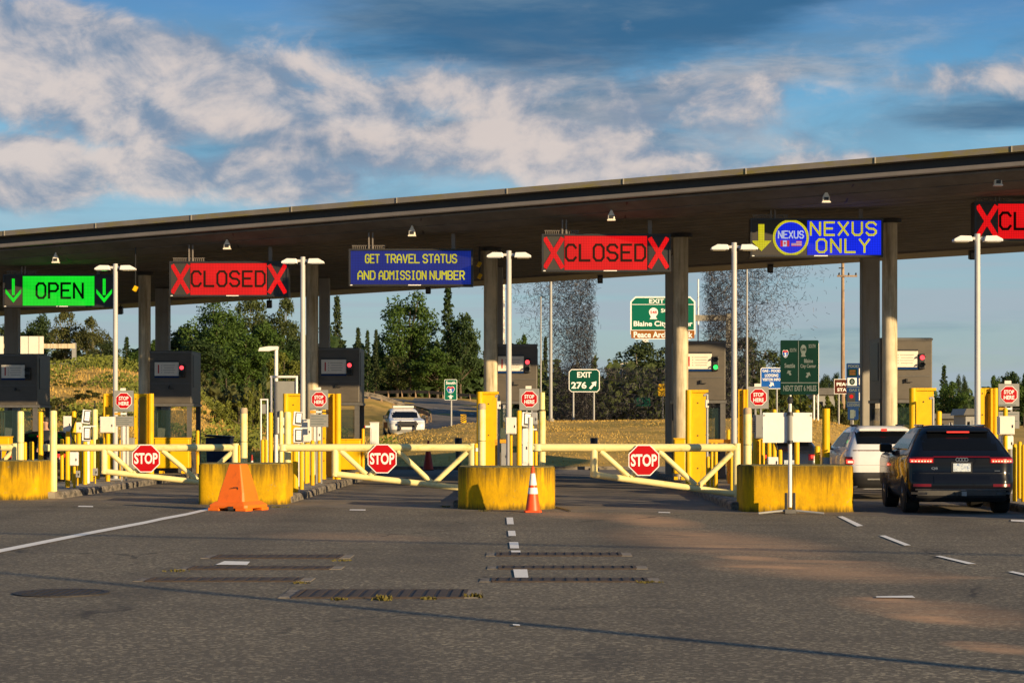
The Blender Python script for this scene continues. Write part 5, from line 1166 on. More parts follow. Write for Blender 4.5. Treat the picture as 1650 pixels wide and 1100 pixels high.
# ------------------------------------------------------------------ officer beside the leftmost booth
def skinned(name, chain, m, parent, inflate=0.):
    vs, es, rs = [], [], []
    for v, r in chain['v']: vs.append(v); rs.append(r+inflate)
    me = bpy.data.meshes.new(name); me.from_pydata(vs, chain['e'], []); me.materials.append(m)
    o = bpy.data.objects.new(name, me); C.objects.link(o); o.parent = parent
    sk = o.modifiers.new('skin', 'SKIN'); sk.use_smooth_shade = True
    for i, r in enumerate(rs): me.skin_vertices[0].data[i].radius = (r, r*.85)
    me.skin_vertices[0].data[0].use_root = True
    ss = o.modifiers.new('sub', 'SUBSURF'); ss.levels = 1; ss.render_levels = 1
    return o
def person(x, y, rz, lb):
    t = thing('person', lb, 'person', (x, y, 0), rz)
    V = [((0, 0, .95), .13), ((0, .0, 1.15), .125), ((0, .01, 1.36), .14), ((0, 0, 1.50), .06), ((0, -.015, 1.58), .065), ((0, -.02, 1.68), .095), ((0, -.01, 1.77), .075),
         ((-.17, .01, 1.42), .065), ((-.22, .03, 1.16), .05), ((-.19, -.10, .95), .04), ((-.17, -.16, .88), .035), ((.17, .01, 1.42), .065), ((.22, .03, 1.16), .05), ((.19, -.10, .95), .04), ((.17, -.16, .88), .035),
         ((-.10, 0, .86), .09), ((-.11, -.01, .48), .065), ((-.11, .02, .09), .045), ((-.12, -.12, .05), .04), ((.10, 0, .86), .09), ((.11, -.01, .48), .065), ((.11, .02, .09), .045), ((.12, -.12, .05), .04)]
    E = [(0, 1), (1, 2), (2, 3), (3, 4), (4, 5), (5, 6), (2, 7), (7, 8), (8, 9), (9, 10), (2, 11), (11, 12), (12, 13), (13, 14), (0, 15), (15, 16), (16, 17), (17, 18), (0, 19), (19, 20), (20, 21), (21, 22)]
    skinned('body', {'v': V, 'e': E}, G['skin'], t)
    ix = [1, 2, 3, 7, 8, 9, 11, 12, 13, 0]; mp = {a: k for k, a in enumerate(ix)}
    skinned('jacket', {'v': [V[i] if i != 3 else ((0, 0, 1.47), .06) for i in ix], 'e': [(mp[a], mp[b]) for a, b in E if a in mp and b in mp]}, G['uniform'], t, .016)
    ix = [0, 15, 16, 17, 19, 20, 21]; mp = {a: k for k, a in enumerate(ix)}
    skinned('trousers', {'v': [V[i] for i in ix], 'e': [(mp[a], mp[b]) for a, b in E if a in mp and b in mp]}, G['uniform'], t, .016)
    ix = [17, 18]
    for a, b in ((17, 18), (21, 22)): skinned('boot', {'v': [V[a], V[b]], 'e': [(0, 1)]}, G['dark'], t, .014)
    MB().lathe([(.088, 0), (.098, .05), (.085, .10), (.05, .135), (.01, .145)], 14, (0, .008, 1.69)).build('hair', G['hair'], t, smooth=60)
    MB().prism([(-.012, 1.665), (.012, 1.665), (0, 1.71)], -.128, -.09).build('nose', G['skin'], t)
    return t
person(gx(74, 55.1), 55.1, -.4, 'dark uniformed person standing beside the black car at the far left')
# ------------------------------------------------------------------ trees
def leaf_quads(pts, size, rnd):
    mb = MB()
    for p, out in pts:
        n = Vector((rnd.gauss(0, 1), rnd.gauss(0, 1), rnd.gauss(0, 1)+.4)).normalized()*.8+out*.7; n.normalize()
        a = n.orthogonal().normalized(); a = Matrix.Rotation(rnd.random()*6.28, 3, n) @ a; b = n.cross(a); s = size*rnd.uniform(.6, 1.35)
        mb.add([p-a*s, p-b*s*.55+n*s*.15, p+a*s, p+b*s*.55+n*s*.15], [(0, 1, 2), (0, 2, 3)])
    return mb
def broad_mesh(seed, nl, wid=.62, clumps=34, low=.16, size=.020, gap=.0):
    """Unit-height broadleaf crown: leaves in the shells of many clumps spread through an uneven egg."""
    r = random.Random(seed); cs = []
    for k in range(clumps):
        for _ in range(40):
            d = Vector((r.gauss(0, 1), r.gauss(0, 1), r.gauss(0, 1))).normalized(); q = r.random()**.45
            z = d.z*q; taper = 1-.42*max(0, z)**1.5-.15*max(0, -z)
            c = Vector((d.x*q*wid/2*taper, d.y*q*wid/2*taper, low+(1-low)*(.5+z*.47)))
            if all((c-o[0]).length > .06 for o in cs): break
        cs.append((c, r.uniform(.075, .135)*(1.15-.35*c.z)))
    pts = []
    for k in range(nl):
        c, R = cs[r.randrange(len(cs))]; d = Vector((r.gauss(0, 1), r.gauss(0, 1), r.gauss(0, .85)+.25)).normalized(); q = R*(r.random()**.35)*r.uniform(.85, 1.12)
        pts.append((c+d*q, d))
    me = leaf_quads(pts, size, r)
    tr = MB(); tr.cyl((0, 0, 0), (.005, 0, .35), .022, .015, n=8).cyl((.005, 0, .35), (0, .01, .78), .015, .004, n=6)
    for c, R in cs[::3]: tr.cyl((.004, 0, max(.15, c.z*.55)), c, .008, .003, n=5)
    return me, tr
def conifer_mesh(seed, nl, wid=.34, low=.06, size=.016, sparse=1.0):
    r = random.Random(seed); pts = []; tr = MB(); tr.cyl((0, 0, 0), (0, 0, .98), .018, .003, n=7); nb = int(90*sparse)
    for k in range(nb):
        h = low+(1-low)*(k/nb)**1.0; L = wid/2*(1-h)**.8*r.uniform(.55, 1.15)+.012; a = k*2.4+r.random()
        droop = -.25*L; p1 = Vector((math.cos(a)*L, math.sin(a)*L, h+droop+.03)); p0 = Vector((0, 0, h+.01)); 
        if k % 3 == 0: tr.cyl(p0, p1, .004, .001, n=4)
        for j in range(int(nl/nb)):
            t = r.random()**.7; w_ = .03*(1-.5*t); p = p0.lerp(p1, t)+Vector((r.gauss(0, 1)*w_*.6, r.gauss(0, 1)*w_*.6, r.gauss(0, 1)*w_*.35-.004))
            pts.append((p, Vector((math.cos(a), math.sin(a), .6)).normalized()))
    return leaf_quads(pts, size, r), tr
PROTO = {}
def proto(key, gen, leaf, bark):
    cm, tm = gen; c = bpy.data.meshes.new('crown'); c.from_pydata(cm.v, [], cm.f); c.materials.append(G[leaf])
    t = bpy.data.meshes.new('trunk'); t.from_pydata(tm.v, [], tm.f); t.materials.append(G[bark]); PROTO[key] = (c, t)
proto('broad', broad_mesh(1, 5200), 'leaf_green', 'trunk'); proto('broad2', broad_mesh(2, 5200, .7, 40), 'leaf_olive', 'palebark'); proto('broad3', broad_mesh(5, 5600, .55, 44, .08), 'leaf_dark', 'trunk')
proto('bigbroad', broad_mesh(8, 9500, .58, 64, .04, .0145), 'leaf_green', 'trunk'); proto('bright', broad_mesh(9, 3600, .8, 26, .0, .024), 'leaf_bright', 'trunk')
proto('conifer', conifer_mesh(3, 4200), 'needle_green', 'trunk'); proto('conifer2', conifer_mesh(4, 3600, .42, .05, .017, .8), 'leaf_dark', 'trunk'); proto('pine', broad_mesh(12, 3600, .5, 26, .18, .018), 'needle_green', 'palebark')
proto('brownpine', broad_mesh(14, 3900, .55, 30, .12, .018), 'needle_brown', 'trunk'); proto('poplar', broad_mesh(15, 3000, .22, 30, .02, .016), 'leaf_dark', 'trunk'); proto('bush', broad_mesh(21, 2600, 1.5, 22, -.05, .045), 'leaf_olive', 'trunk'); proto('bush2', broad_mesh(22, 2600, 1.4, 22, -.05, .045), 'leaf_dark', 'trunk'); proto('flowerbush', broad_mesh(23, 3000, 1.6, 24, -.05, .042), 'leaf_bright', 'trunk')
def tree(kind, px, pt, wpx, Y, lb, group='trees beyond the booths', name='tree', cat='tree'):
    x = gx(px, Y); z0 = ground_z(x, Y)-.1; h = gz(pt, Y)-z0
    cm, tm = PROTO[kind]; t = thing(name, lb, cat, (x, Y, z0), random.random()*6.28, group)
    xs = [v.co.x for v in cm.vertices]; cw = (max(xs)-min(xs)); ws = wpx*Y/F/cw
    t.scale = (ws, ws, h)
    for nm, me in (('trunk', tm), ('crown', cm)):
        o = bpy.data.objects.new(nm, me); C.objects.link(o); o.parent = t
    return t
T = [('pine', 12, 520, 60, 168, 'thin green tree left of the leftmost column, behind the sign backs'), ('broad3', 62, 503, 58, 172, 'dark leafy tree just right of the leftmost column under the OPEN sign'), ('broad2', 108, 500, 78, 166, 'tall pale trunked tree under the right half of the OPEN sign'), ('broad2', 150, 512, 66, 164, 'loose pale trunked tree left of the leftmost light pole'), ('pine', 172, 548, 44, 158, 'small loose tree beside the leftmost light pole on the bank'),
 ('conifer2', 204, 544, 30, 175, 'small dark conifer between the leftmost light pole and the second column'), ('broad', 222, 566, 50, 150, 'low rounded tree left of the second column'),
 ('broad3', 292, 520, 66, 160, 'dark tree right of the booth behind the left STOP gate'), ('bigbroad', 345, 476, 112, 156, 'big green leafy tree under the left CLOSED sign'), ('brownpine', 408, 472, 96, 165, 'brownish pine under the right end of the left CLOSED sign'), ('brownpine', 456, 470, 76, 168, 'sparse brown pine left of the light pole by the left CLOSED sign'), ('broad', 395, 540, 90, 150, 'dark leafy tree behind the small white lamp pole'), ('bright', 458, 560, 70, 140, 'bright green small tree behind the white pipe frame'),
 ('broad3', 322, 545, 110, 150, 'dark dense tree low behind the second booth from left, under the CLOSED sign'), ('broad', 432, 520, 96, 158, 'dense green tree between the two pines left of the second light pole'), ('bigbroad', 372, 500, 90, 162, 'tall dense green tree left of the small white lamp pole'), ('broad3', 482, 545, 80, 160, 'dark dense tree behind the second light pole'), ('broad', 250, 548, 60, 165, 'green tree behind the second rear column'), ('broad3', 40, 525, 70, 176, 'dark dense tree behind the sign gantry'),
 ('conifer', 543, 480, 44, 215, 'narrow spired conifer right of the second rear column'), ('conifer', 577, 530, 30, 220, 'small conifer left of the big roadside tree, taller of three'), ('conifer2', 592, 534, 26, 222, 'small dark conifer next to the big roadside tree'), ('conifer', 606, 533, 24, 226, 'small thin conifer touching the big roadside tree'), ('broad3', 560, 575, 60, 214, 'low dark tree behind the booth with red signal left of the police SUV'),
 ('bigbroad', 660, 462, 116, 232, 'big bright green leafy tree under the travel status sign'), ('conifer2', 722, 460, 52, 236, 'tall dark pointed conifer right of the big leafy tree'), ('broad3', 742, 500, 76, 228, 'dark rounded tree left of the fourth front column'), ('broad', 705, 560, 90, 224, 'dark low tree behind the interstate South sign'), ('brownpine', 640, 570, 80, 226, 'shaded brownish tree at the ramp road edge'),
 ('broad', 846, 541, 50, 190, 'rounded tree top above the booth behind the middle light pole'), ('conifer', 879, 545, 26, 195, 'thin conifer behind the rod tangle'), ('pine', 804, 548, 24, 198, 'thin young tree beside the fourth front column'),
 ('pine', 1030, 548, 96, 165, 'green pine below the large green exit sign, left half'), ('brownpine', 1074, 552, 90, 168, 'brownish pine below the large green exit sign, right half'), ('brownpine', 1212, 536, 120, 160, 'large brushy brown green tree left of the dark green junction sign'), ('pine', 1160, 545, 70, 170, 'green pine behind the booth with the green signal'), ('brownpine', 1255, 585, 60, 158, 'shorter brushy tree behind the blue services arrow sign'),
 ('poplar', 1334, 592, 26, 300, 'dark hedge tree left of the wooden pole, first of row'), ('poplar', 1346, 588, 22, 302, 'dark hedge tree just left of the wooden pole'), ('poplar', 1325, 598, 24, 298, 'dark hedge tree right of the dark green junction sign'),
 ('conifer2', 1521, 590, 30, 280, 'broad spired conifer right of the rightmost booth'), ('poplar', 1545, 590, 15, 285, 'narrow dark poplar, taller of two right of the rightmost booth'), ('poplar', 1555, 592, 14, 287, 'narrow dark poplar left of the rightmost light pole'), ('broad', 1535, 615, 56, 276, 'low green tree between rightmost booth and light pole'), ('broad', 1600, 606, 40, 270, 'small tree right of the rightmost light pole'), ('broad3', 1627, 596, 62, 275, 'round dark tree behind the right STOP HERE panel'), ('broad', 1650, 602, 40, 272, 'leafy tree cut by the right edge of the photo')]
for a in T: tree(*a)
B = [('flowerbush', 92, 640, 70, 96, 'yellow green bush on the bank at the right edge of the leftmost booth'), ('flowerbush', 120, 612, 60, 104, 'yellow green bush high on the dry bank'), ('bush', 138, 628, 70, 98, 'olive bush in the middle of the dry bank'), ('flowerbush', 150, 650, 60, 90, 'low yellow green bush at the foot of the dry bank'), ('bush2', 188, 606, 64, 114, 'dark bush beside the light pole on the upper bank'), ('flowerbush', 218, 632, 50, 100, 'bright bush left of the second column on the bank'),
 ('bush2', 300, 580, 60, 128, 'dark tall bush behind the right edge of the booth by the left gate'), ('bush2', 365, 585, 70, 130, 'dark tall bush in the shade below the big left tree'), ('bush2', 440, 585, 70, 128, 'dark tall bush behind the small lamp pole'), ('bush', 490, 600, 60, 124, 'olive bush behind the light pole left of the second booth'),
 ('bush', 100, 640, 90, 92, 'olive bush on the bank behind the leftmost booth'), ('bush', 150, 600, 70, 112, 'olive bush low on the dry bank left of the leftmost light pole'), ('bush2', 165, 612, 60, 110, 'dark bush on the bank beside the leftmost light pole'), ('bush2', 210, 590, 70, 120, 'dark bush on the bank left of the second column'), ('bush', 205, 640, 60, 96, 'olive bush on the bank behind the left STOP HERE panel'),
 ('flowerbush', 345, 645, 60, 100, 'bright bush right of the booth behind the left STOP gate'), ('flowerbush', 385, 640, 70, 104, 'bright leafy bush behind the faded capped bollard'), ('bush2', 425, 600, 60, 116, 'tall dark green bush behind the narrow pipe frame'), ('bush', 330, 600, 60, 122, 'olive bush at the foot of the big tree under the left CLOSED sign'), ('flowerbush', 408, 612, 46, 112, 'tall bright shrub between faded bollard and small lamp pole'), ('bush2', 470, 640, 60, 105, 'dark bush behind the white pipe frame'),
 ('bush2', 905, 640, 70, 125, 'dark bush at the left foot of the rod tangle'), ('bush', 1010, 648, 90, 122, 'olive bush at the foot of the rod tangle below the exit sign'), ('flowerbush', 1245, 632, 60, 116, 'bright shrub with yellow tips behind the tripod boards'), ('flowerbush', 1290, 628, 60, 118, 'shrub with yellow tips below the dark green junction sign'), ('flowerbush', 1335, 632, 60, 116, 'yellow tipped shrub left of the blue services sign'), ('bush', 1370, 640, 50, 114, 'olive shrub at the foot of the blue services sign'), ('bush2', 1265, 640, 60, 122, 'dark shrub behind the tripod boards')]
for a in B: tree(*a, group='bushes beyond the booths', name='bush', cat='bush')
def woods(name, m, u0, u1, Y, dep, top, n, size, seed):
    r = random.Random(seed); mb = MB(); ph = [r.random()*6 for _ in range(5)]
    for k in range(n):
        u = r.uniform(u0, u1); y = Y+r.random()*dep; x = gx(u, y); zg = ground_z(x, y)
        hh = (top(u)-zg)*(.72+.16*math.sin(u*.21+ph[0])+.12*math.sin(u*.53+ph[1])+.08*math.sin(u*1.1+ph[2])); z = zg-.2+hh*r.random()**.8
        n_ = Vector((r.gauss(0, .8), -1, r.gauss(0, .8)+.4)).normalized(); a = n_.orthogonal().normalized(); a = Matrix.Rotation(r.random()*6.28, 3, n_) @ a; b = n_.cross(a); s = size*r.uniform(.6, 1.4); p = Vector((x, y, z))
        mb.add([p-a*s, p-b*s*.6, p+a*s+n_*s*.3, p+b*s*.6], [(0, 1, 2), (0, 2, 3)])
    return stuff(mb.build(name, m))
woods('woodland', G['leaf_dark'], -150, 560, 185, 14, lambda u: gz(560, 190), 9000, .5, 1)
woods('woodland', G['leaf_dark'], 262, 540, 176, 8, lambda u: gz(526, 180), 9000, .5, 12)
woods('woodland', G['leaf_dark'], 540, 830, 236, 14, lambda u: gz(548, 240), 12000, .55, 2)
woods('woodland', G['needle_brown'], 800, 1250, 150, 14, lambda u: gz(578, 155), 12000, .36, 3)
woods('woodland', G['leaf_dark'], 1230, 1800, 310, 20, lambda u: gz(618, 320), 9000, .55, 4)
r = random.Random(31); mb = MB(); n_ok = 0                     # weeds and low scrub in patches on the left bank
while n_ok < 10500:
    u = r.uniform(-40, 640); Y = r.uniform(84, 122); x = gx(u, Y)
    if u > 560 and Y > 100: continue
    m_ = math.sin(x*.9+1.3*math.sin(Y*.31))+math.sin(Y*.55+x*.35+2)+.8*math.sin(x*2.1-Y*.8)
    if m_ < .62+(.6 if u > 420 else 0): continue
    z = ground_z(x, Y)+r.random()*min(.75, .22+.28*m_); s = .085*r.uniform(.6, 1.5); n_ok += 1
    n_ = Vector((r.gauss(.3, .8), -1, r.gauss(.5, .8))).normalized(); q = n_.orthogonal().normalized(); q = Matrix.Rotation(r.random()*6.28, 3, n_) @ q; w2 = n_.cross(q); P_ = Vector((x, Y, z))
    mb.add([P_-q*s, P_-w2*s*.6, P_+q*s+n_*s*.3, P_+w2*s*.6], [(0, 1, 2), (0, 2, 3)])
stuff(mb.build('scrub', G['leaf_bright']))
woods('shrubbery', G['leaf_olive'], 60, 520, 118, 10, lambda u: gz(614, 120), 12000, .24, 6)
woods('shrubbery', G['leaf_olive'], 1225, 1400, 120, 8, lambda u: gz(650, 122), 5000, .2, 5)
# ------------------------------------------------------------------ rod tangle on the lawn (plain stand-in)
r = random.Random(5); mb = MB()
def rod(px, py, Y):
    p = Vector((gx(px, Y), Y, gz(py, Y))); d = Vector((r.gauss(0, 1), r.gauss(0, 1), r.gauss(0, 1))).normalized()*r.uniform(.08, .18); q = d.orthogonal().normalized()*.0098; q2 = d.cross(q).normalized()*.0098
    v = [p-d+q, p-d-q*.5+q2*.87, p-d-q*.5-q2*.87, p+d+q, p+d-q*.5+q2*.87, p+d-q*.5-q2*.87]
    mb.add(v, [(0, 1, 4, 3), (1, 2, 5, 4), (2, 0, 3, 5)])
for k in range(10500):
    py = 692-252*r.random(); t_ = (690-py)/245; q = abs(r.gauss(0, 1))*(1 if r.random() < .88 else -1); rod(948-(q*(26+30*t_*t_) if q > 0 else q*6), py+r.gauss(0, 5), r.uniform(114, 122))
for k in range(12500):
    py = 692-264*r.random()**.9; t_ = (690-py)/250; q = abs(r.gauss(0, 1))*(1 if r.random() < .88 else -1); rod(1146+(q*(34+34*t_*t_) if q > 0 else q*7), py+r.gauss(0, 5), r.uniform(114, 122))
for k in range(9000): rod(r.uniform(890, 1200), 690-98*r.random(), r.uniform(114, 122))
t = thing('rod_tangle', 'tall tangle of thin dark steel rods rising behind the lawn', 'sculpture', (0, 0, 0)); stuff(mb.build('rods', G['rod'], t))
# ------------------------------------------------------------------ road signs beyond the plaza
def roadsign(name, lb, px0, px1, py0, py1, Y, m, posts, rz=0, border='print', corner=.12, pz=None, cat='road sign', pm='grey'):
    s = F/Y; W = (px1-px0)/s; z0, z1 = gz(py1, Y), gz(py0, Y); X = gx((px0+px1)/2, Y); g0 = ground_z(X, Y)
    t = thing(name, lb, cat, (X, Y, g0), rz, 'road signs beyond the plaza'); h = z1-z0; zc = z0-g0
    def rr(w, h_, c, cz): return [(-w/2+c, cz), (w/2-c, cz), (w/2, cz+c), (w/2, cz+h_-c), (w/2-c, cz+h_), (-w/2+c, cz+h_), (-w/2, cz+h_-c), (-w/2, cz+c)]
    c = min(W, h)*corner
    MB().prism(rr(W, h, c, zc), 0, .04).build('board', G[border] if border else G[m], t)
    if border: MB().prism(rr(W-.035*min(W, h)*2, h-.035*min(W, h)*2, c*.8, zc+.035*min(W, h)), -.006, -.001).build('face', G[m], t)
    for p, top in posts: MB().cyl((gx(p, Y)-X, .10, -.3), (gx(p, Y)-X, .10, zc+h*top), .05*Y/110, n=8).build('post', G[pm], t)
    t_ = lambda px: gx(px, Y)-X; tz = lambda py: gz(py, Y)-g0
    return t, t_, tz
def print_(t, fx, fz, lines, m='print', y=-.012, name='lettering'):
    for s_, a, b, c, d in lines: MB().text(s_, fx(a), fx(b), fz(d), fz(c), y).build(name, G[m], t)
def arrow(t, fx, fz, a, b, w, m='print', y=-.012):
    (x0, z0), (x1, z1) = (fx(a[0]), fz(a[1])), (fx(b[0]), fz(b[1])); dx, dz = x1-x0, z1-z0; l = math.hypot(dx, dz); ux, uz = dx/l, dz/l; nx, nz = -uz, ux; hd = l*.45; mx, mz = x1-ux*hd, z1-uz*hd
    P = [(x0+nx*w, z0+nz*w), (x0-nx*w, z0-nz*w), (mx-nx*w, mz-nz*w), (mx-nx*w*2.8, mz-nz*w*2.8), (x1, z1), (mx+nx*w*2.8, mz+nz*w*2.8), (mx+nx*w, mz+nz*w)]
    MB().sheet([(p, y, q) for p, q in P]).build('arrow', G[m], t)
def shield5(t, fx, fz, cx, cy, w, hgt):
    sh_ = [(-.5, .30), (-.30, .5), (0, .42), (.30, .5), (.5, .30), (.5, 0), (.32, -.32), (0, -.5), (-.32, -.32), (-.5, 0)]; kx = fx(cx+w)-fx(cx); X, Z = fx(cx), fz(cy); kz = kx*hgt/w
    MB().sheet([(X+a*kx, -.012, Z+b*kz) for a, b in sh_][::-1]).build('shield', G['print'], t)
    MB().sheet([(X+a*kx*.9, -.016, Z+b*kz*.9) for a, b in sh_][::-1]).build('shield_blue', G['blue'], t)
    MB().sheet([(X+a*kx*.9, -.020, Z+b*kz*.9) for a, b in sh_[:5]+[(.5, .22), (-.5, .22)]][::-1]).build('shield_red', G['red'], t)
    MB().text('5', X-kx*.17, X+kx*.17, Z-kz*.33, Z+kz*.16, -.024).build('lettering', G['print'], t)
def head548(t, fx, fz, cx, cy, w, hgt, m='print', txt='red'):
    kx = fx(cx+w)-fx(cx); X, Z = fx(cx), fz(cy); kz = kx*hgt/w
    P = [(.5*math.cos(a), .12+.40*math.sin(a)) for a in [math.radians(q) for q in range(-40, 230, 15)]]+[(-.28, -.3), (-.42, -.5), (.42, -.5), (.25, -.3)]
    MB().sheet([(X+a*kx, -.012, Z+b*kz) for a, b in P]).build('route_marker', G[m], t)
    MB().text('548', X-kx*.36, X+kx*.36, Z-kz*.02, Z+kz*.24, -.016).build('lettering', G[txt], t)
t, fx, fz = roadsign('exit_sign', 'large green and brown EXIT 276 overhead sign partly behind a column', 1015.5, 1120.5, 477.5, 546.5, 172, 'wgreen', [], corner=.12)
MB().box((0, -.02, (fz(532)+fz(545))/2), ((fx(1119)-fx(1017)), .02, fz(532)-fz(545))).build('brown_strip', G['brown'], t)
MB().box((0, -.02, fz(490.5)), (fx(1119)-fx(1017), .02, .05)).build('divider', G['print'], t); MB().box((0, -.036, fz(531.8)), (fx(1119)-fx(1017), .02, .05)).build('divider', G['print'], t)
print_(t, fx, fz, [('EXIT 276', 1046, 1091, 481.5, 488.5), ('SOUTH', 1065, 1099, 497, 503.5), ('Blaine City Center', 1021, 1116, 517, 528)], y=-.014); print_(t, fx, fz, [('Peace Arch St Park', 1021, 1116, 534, 544)], y=-.036)
head548(t, fx, fz, 1053, 505, 14.5, 18)
X0 = gx(1068, 172)
m = MB().box((fx(1145), .25, fz(512)), (fx(1181)-fx(1110), .35, fz(507.5)-fz(517))).build('cantilever_beam', G['concrete'], t)
MB().box((fx(1175), .25, fz(509)/2), (.5, .5, fz(507)+.4)).build('mast', G['concrete'], t); MB().box((fx(1040), .2, fz(549)), (.5, .2, .3)).build('sign_light', G['white'], t)
MB().box((fx(1068), .25, fz(512)), (fx(1115)-fx(1020), .2, .4)).build('rear_beam', G['concrete'], t)
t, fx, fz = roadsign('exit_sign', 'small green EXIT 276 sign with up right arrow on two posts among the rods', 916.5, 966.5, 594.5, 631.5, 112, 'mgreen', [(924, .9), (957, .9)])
print_(t, fx, fz, [('EXIT', 930, 953, 599, 608), ('276', 920.5, 945, 615, 626)]); arrow(t, fx, fz, (950.5, 626), (961, 614), .06)
t, fx, fz = roadsign('small_green_sign', 'small dull green sign low among the rods right of the EXIT 276 sign', 1021.5, 1048, 640, 654, 124, 'wgreen', [(1035, .5)], border=None); print_(t, fx, fz, [('5', 1029, 1037, 643, 651)], m='faint', y=-.01)
t, fx, fz = roadsign('yellow_sign', 'small yellow sign low behind the rods left of the column', 1060, 1075.5, 618, 638, 124, 'yellow', [(1068, .5)], border=None)
t, fx, fz = roadsign('arrow_sign', 'bright blue GAS FOOD LODGING sign with arrow behind the STOP HERE panel', 1225.5, 1260, 592, 626.5, 108, 'blue', [(1252, .5)], corner=.06)
print_(t, fx, fz, [('GAS - FOOD', 1228.5, 1257.5, 595, 599.5), ('LODGING', 1232.5, 1254, 602, 607), ('VISITOR INFO', 1228.5, 1257.5, 609, 613.5)]); arrow(t, fx, fz, (1240.5, 622), (1246, 616), .06)
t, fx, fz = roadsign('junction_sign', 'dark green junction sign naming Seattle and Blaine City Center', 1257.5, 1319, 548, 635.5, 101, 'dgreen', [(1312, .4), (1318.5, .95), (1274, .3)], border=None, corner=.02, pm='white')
MB().box((fx(1286.5), -.01, (fz(549)+fz(616))/2), (.03, .012, fz(549)-fz(616))).build('divider', G['faint'], t); MB().box((0, -.01, fz(616.5)), (fx(1318)-fx(1258.5), .012, .04)).build('divider', G['faint'], t)
print_(t, fx, fz, [('SOUTH', 1272.5, 1283, 561, 567), ('SOUTH', 1303, 1314, 554.5, 560.5), ('Seattle', 1264, 1281, 585, 592.5), ('Blaine', 1295.5, 1310, 578, 584.5), ('City Center', 1289.5, 1315, 586.5, 594), ('NEXT EXIT 6 MILES', 1262, 1315.5, 620.5, 630)], m='faint')
arrow(t, fx, fz, (1274, 604), (1269.5, 596.5), .05, 'faint'); arrow(t, fx, fz, (1299.5, 608), (1304.5, 599.5), .05, 'faint'); shield5(t, fx, fz, 1265.5, 570, 9.5, 13); head548(t, fx, fz, 1294.5, 565, 9.5, 19, 'faint', 'dgreen')
t, fx, fz = roadsign('park_sign', 'dark brown PEACE STATE sign half hidden by the blue services sign', 1344, 1378, 610.5, 634.5, 106, 'dbrown', [(1352, .5), (1372, .5)], corner=.02)
print_(t, fx, fz, [('PEACE', 1348, 1373, 616, 621.5), ('STATE', 1349, 1373, 625, 630.5)])
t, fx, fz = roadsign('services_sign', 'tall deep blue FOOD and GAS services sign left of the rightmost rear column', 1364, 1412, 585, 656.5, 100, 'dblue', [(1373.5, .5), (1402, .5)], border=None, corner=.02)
print_(t, fx, fz, [('FOOD EXIT 276', 1366.5, 1410, 587.5, 592), ('GAS EXIT 276', 1368, 1408, 626, 630.5), ('LODGING', 1365.5, 1386, 650, 654.5)], m='faint')
for a, b, c, d, mm in ((1366, 1381, 594, 606, 'dgreen'), (1365.5, 1380.5, 608.5, 621, 'print'), (1365.5, 1378, 632, 647, 'dark'), (1384, 1398, 593, 604, 'print'), (1384, 1398, 609, 620, 'print'), (1384, 1398, 632, 645, 'print')):
    MB().box((fx((a+b)/2), -.008, (fz(c)+fz(d))/2), (fx(b)-fx(a), .014, fz(c)-fz(d))).build('logo_panel', G[mm], t)
k = [(fx(1373)+.14*math.cos(a*.4488), fz(614.7)+.16*math.sin(a*.4488)) for a in range(14)]
MB().sheet([(p, -.02, q) for p, q in k]).build('round_mark', G['dgreen'], t); MB().sheet([(fx(1373)+(p-fx(1373))*.5, -.024, fz(614.7)+(q-fz(614.7))*.6) for p, q in k]).build('round_mark', G['faint'], t)
MB().sheet([(fx(1371.8)+.10*math.cos(a*.785), -.02, fz(638.5)+.10*math.sin(a*.785)) for a in range(8)]).build('red_mark', G['red'], t)
for q in range(3): MB().box((fx(1373.5), -.022, fz(597+q*3)), (.30, .01, .03)).build('print_line', G['brown'], t)
for py in (623.5, 648): MB().box((0, -.01, fz(py)), (fx(1411)-fx(1365), .012, .035)).build('divider', G['faint'], t)
t, fx, fz = roadsign('pump_sign', 'small blue fuel pump sign under the tall services sign', 1366, 1383.5, 656.8, 676, 99, 'dblue', [(1374.5, .5)], border=None, corner=.05)
MB().box((fx(1373), -.008, fz(667)), (.20, .01, .42)).build('pump_symbol', G['faint'], t); MB().box((fx(1377.5), -.008, fz(666)), (.05, .01, .3)).build('pump_symbol', G['faint'], t)
t, fx, fz = roadsign('interstate_sign', 'green South interstate 5 sign on a thin post by the ramp road', 716, 736.5, 611, 644.5, 106, 'wgreen', [(727, .9)], corner=.06)
print_(t, fx, fz, [('South', 718.5, 734, 614, 619)]); shield5(t, fx, fz, 726.2, 628, 12.5, 12); arrow(t, fx, fz, (726.2, 642.3), (726.2, 636), .06)
t, fx, fz = roadsign('hazard_marker', 'yellow and black striped hazard marker beside the ramp road', 742, 751.5, 667.5, 681, 106, 'yellow', [(747, .5)], border=None, corner=.02)
for q in range(4): x0, z = fx(742), fz(681)+q*.105; MB().sheet([(x0, -.008, z), (fx(751.5), -.008, min(z+.16, fz(667.5))), (fx(751.5), -.008, min(z+.22, fz(667.5))), (x0, -.008, z+.06)]).build('stripe', G['black'], t)
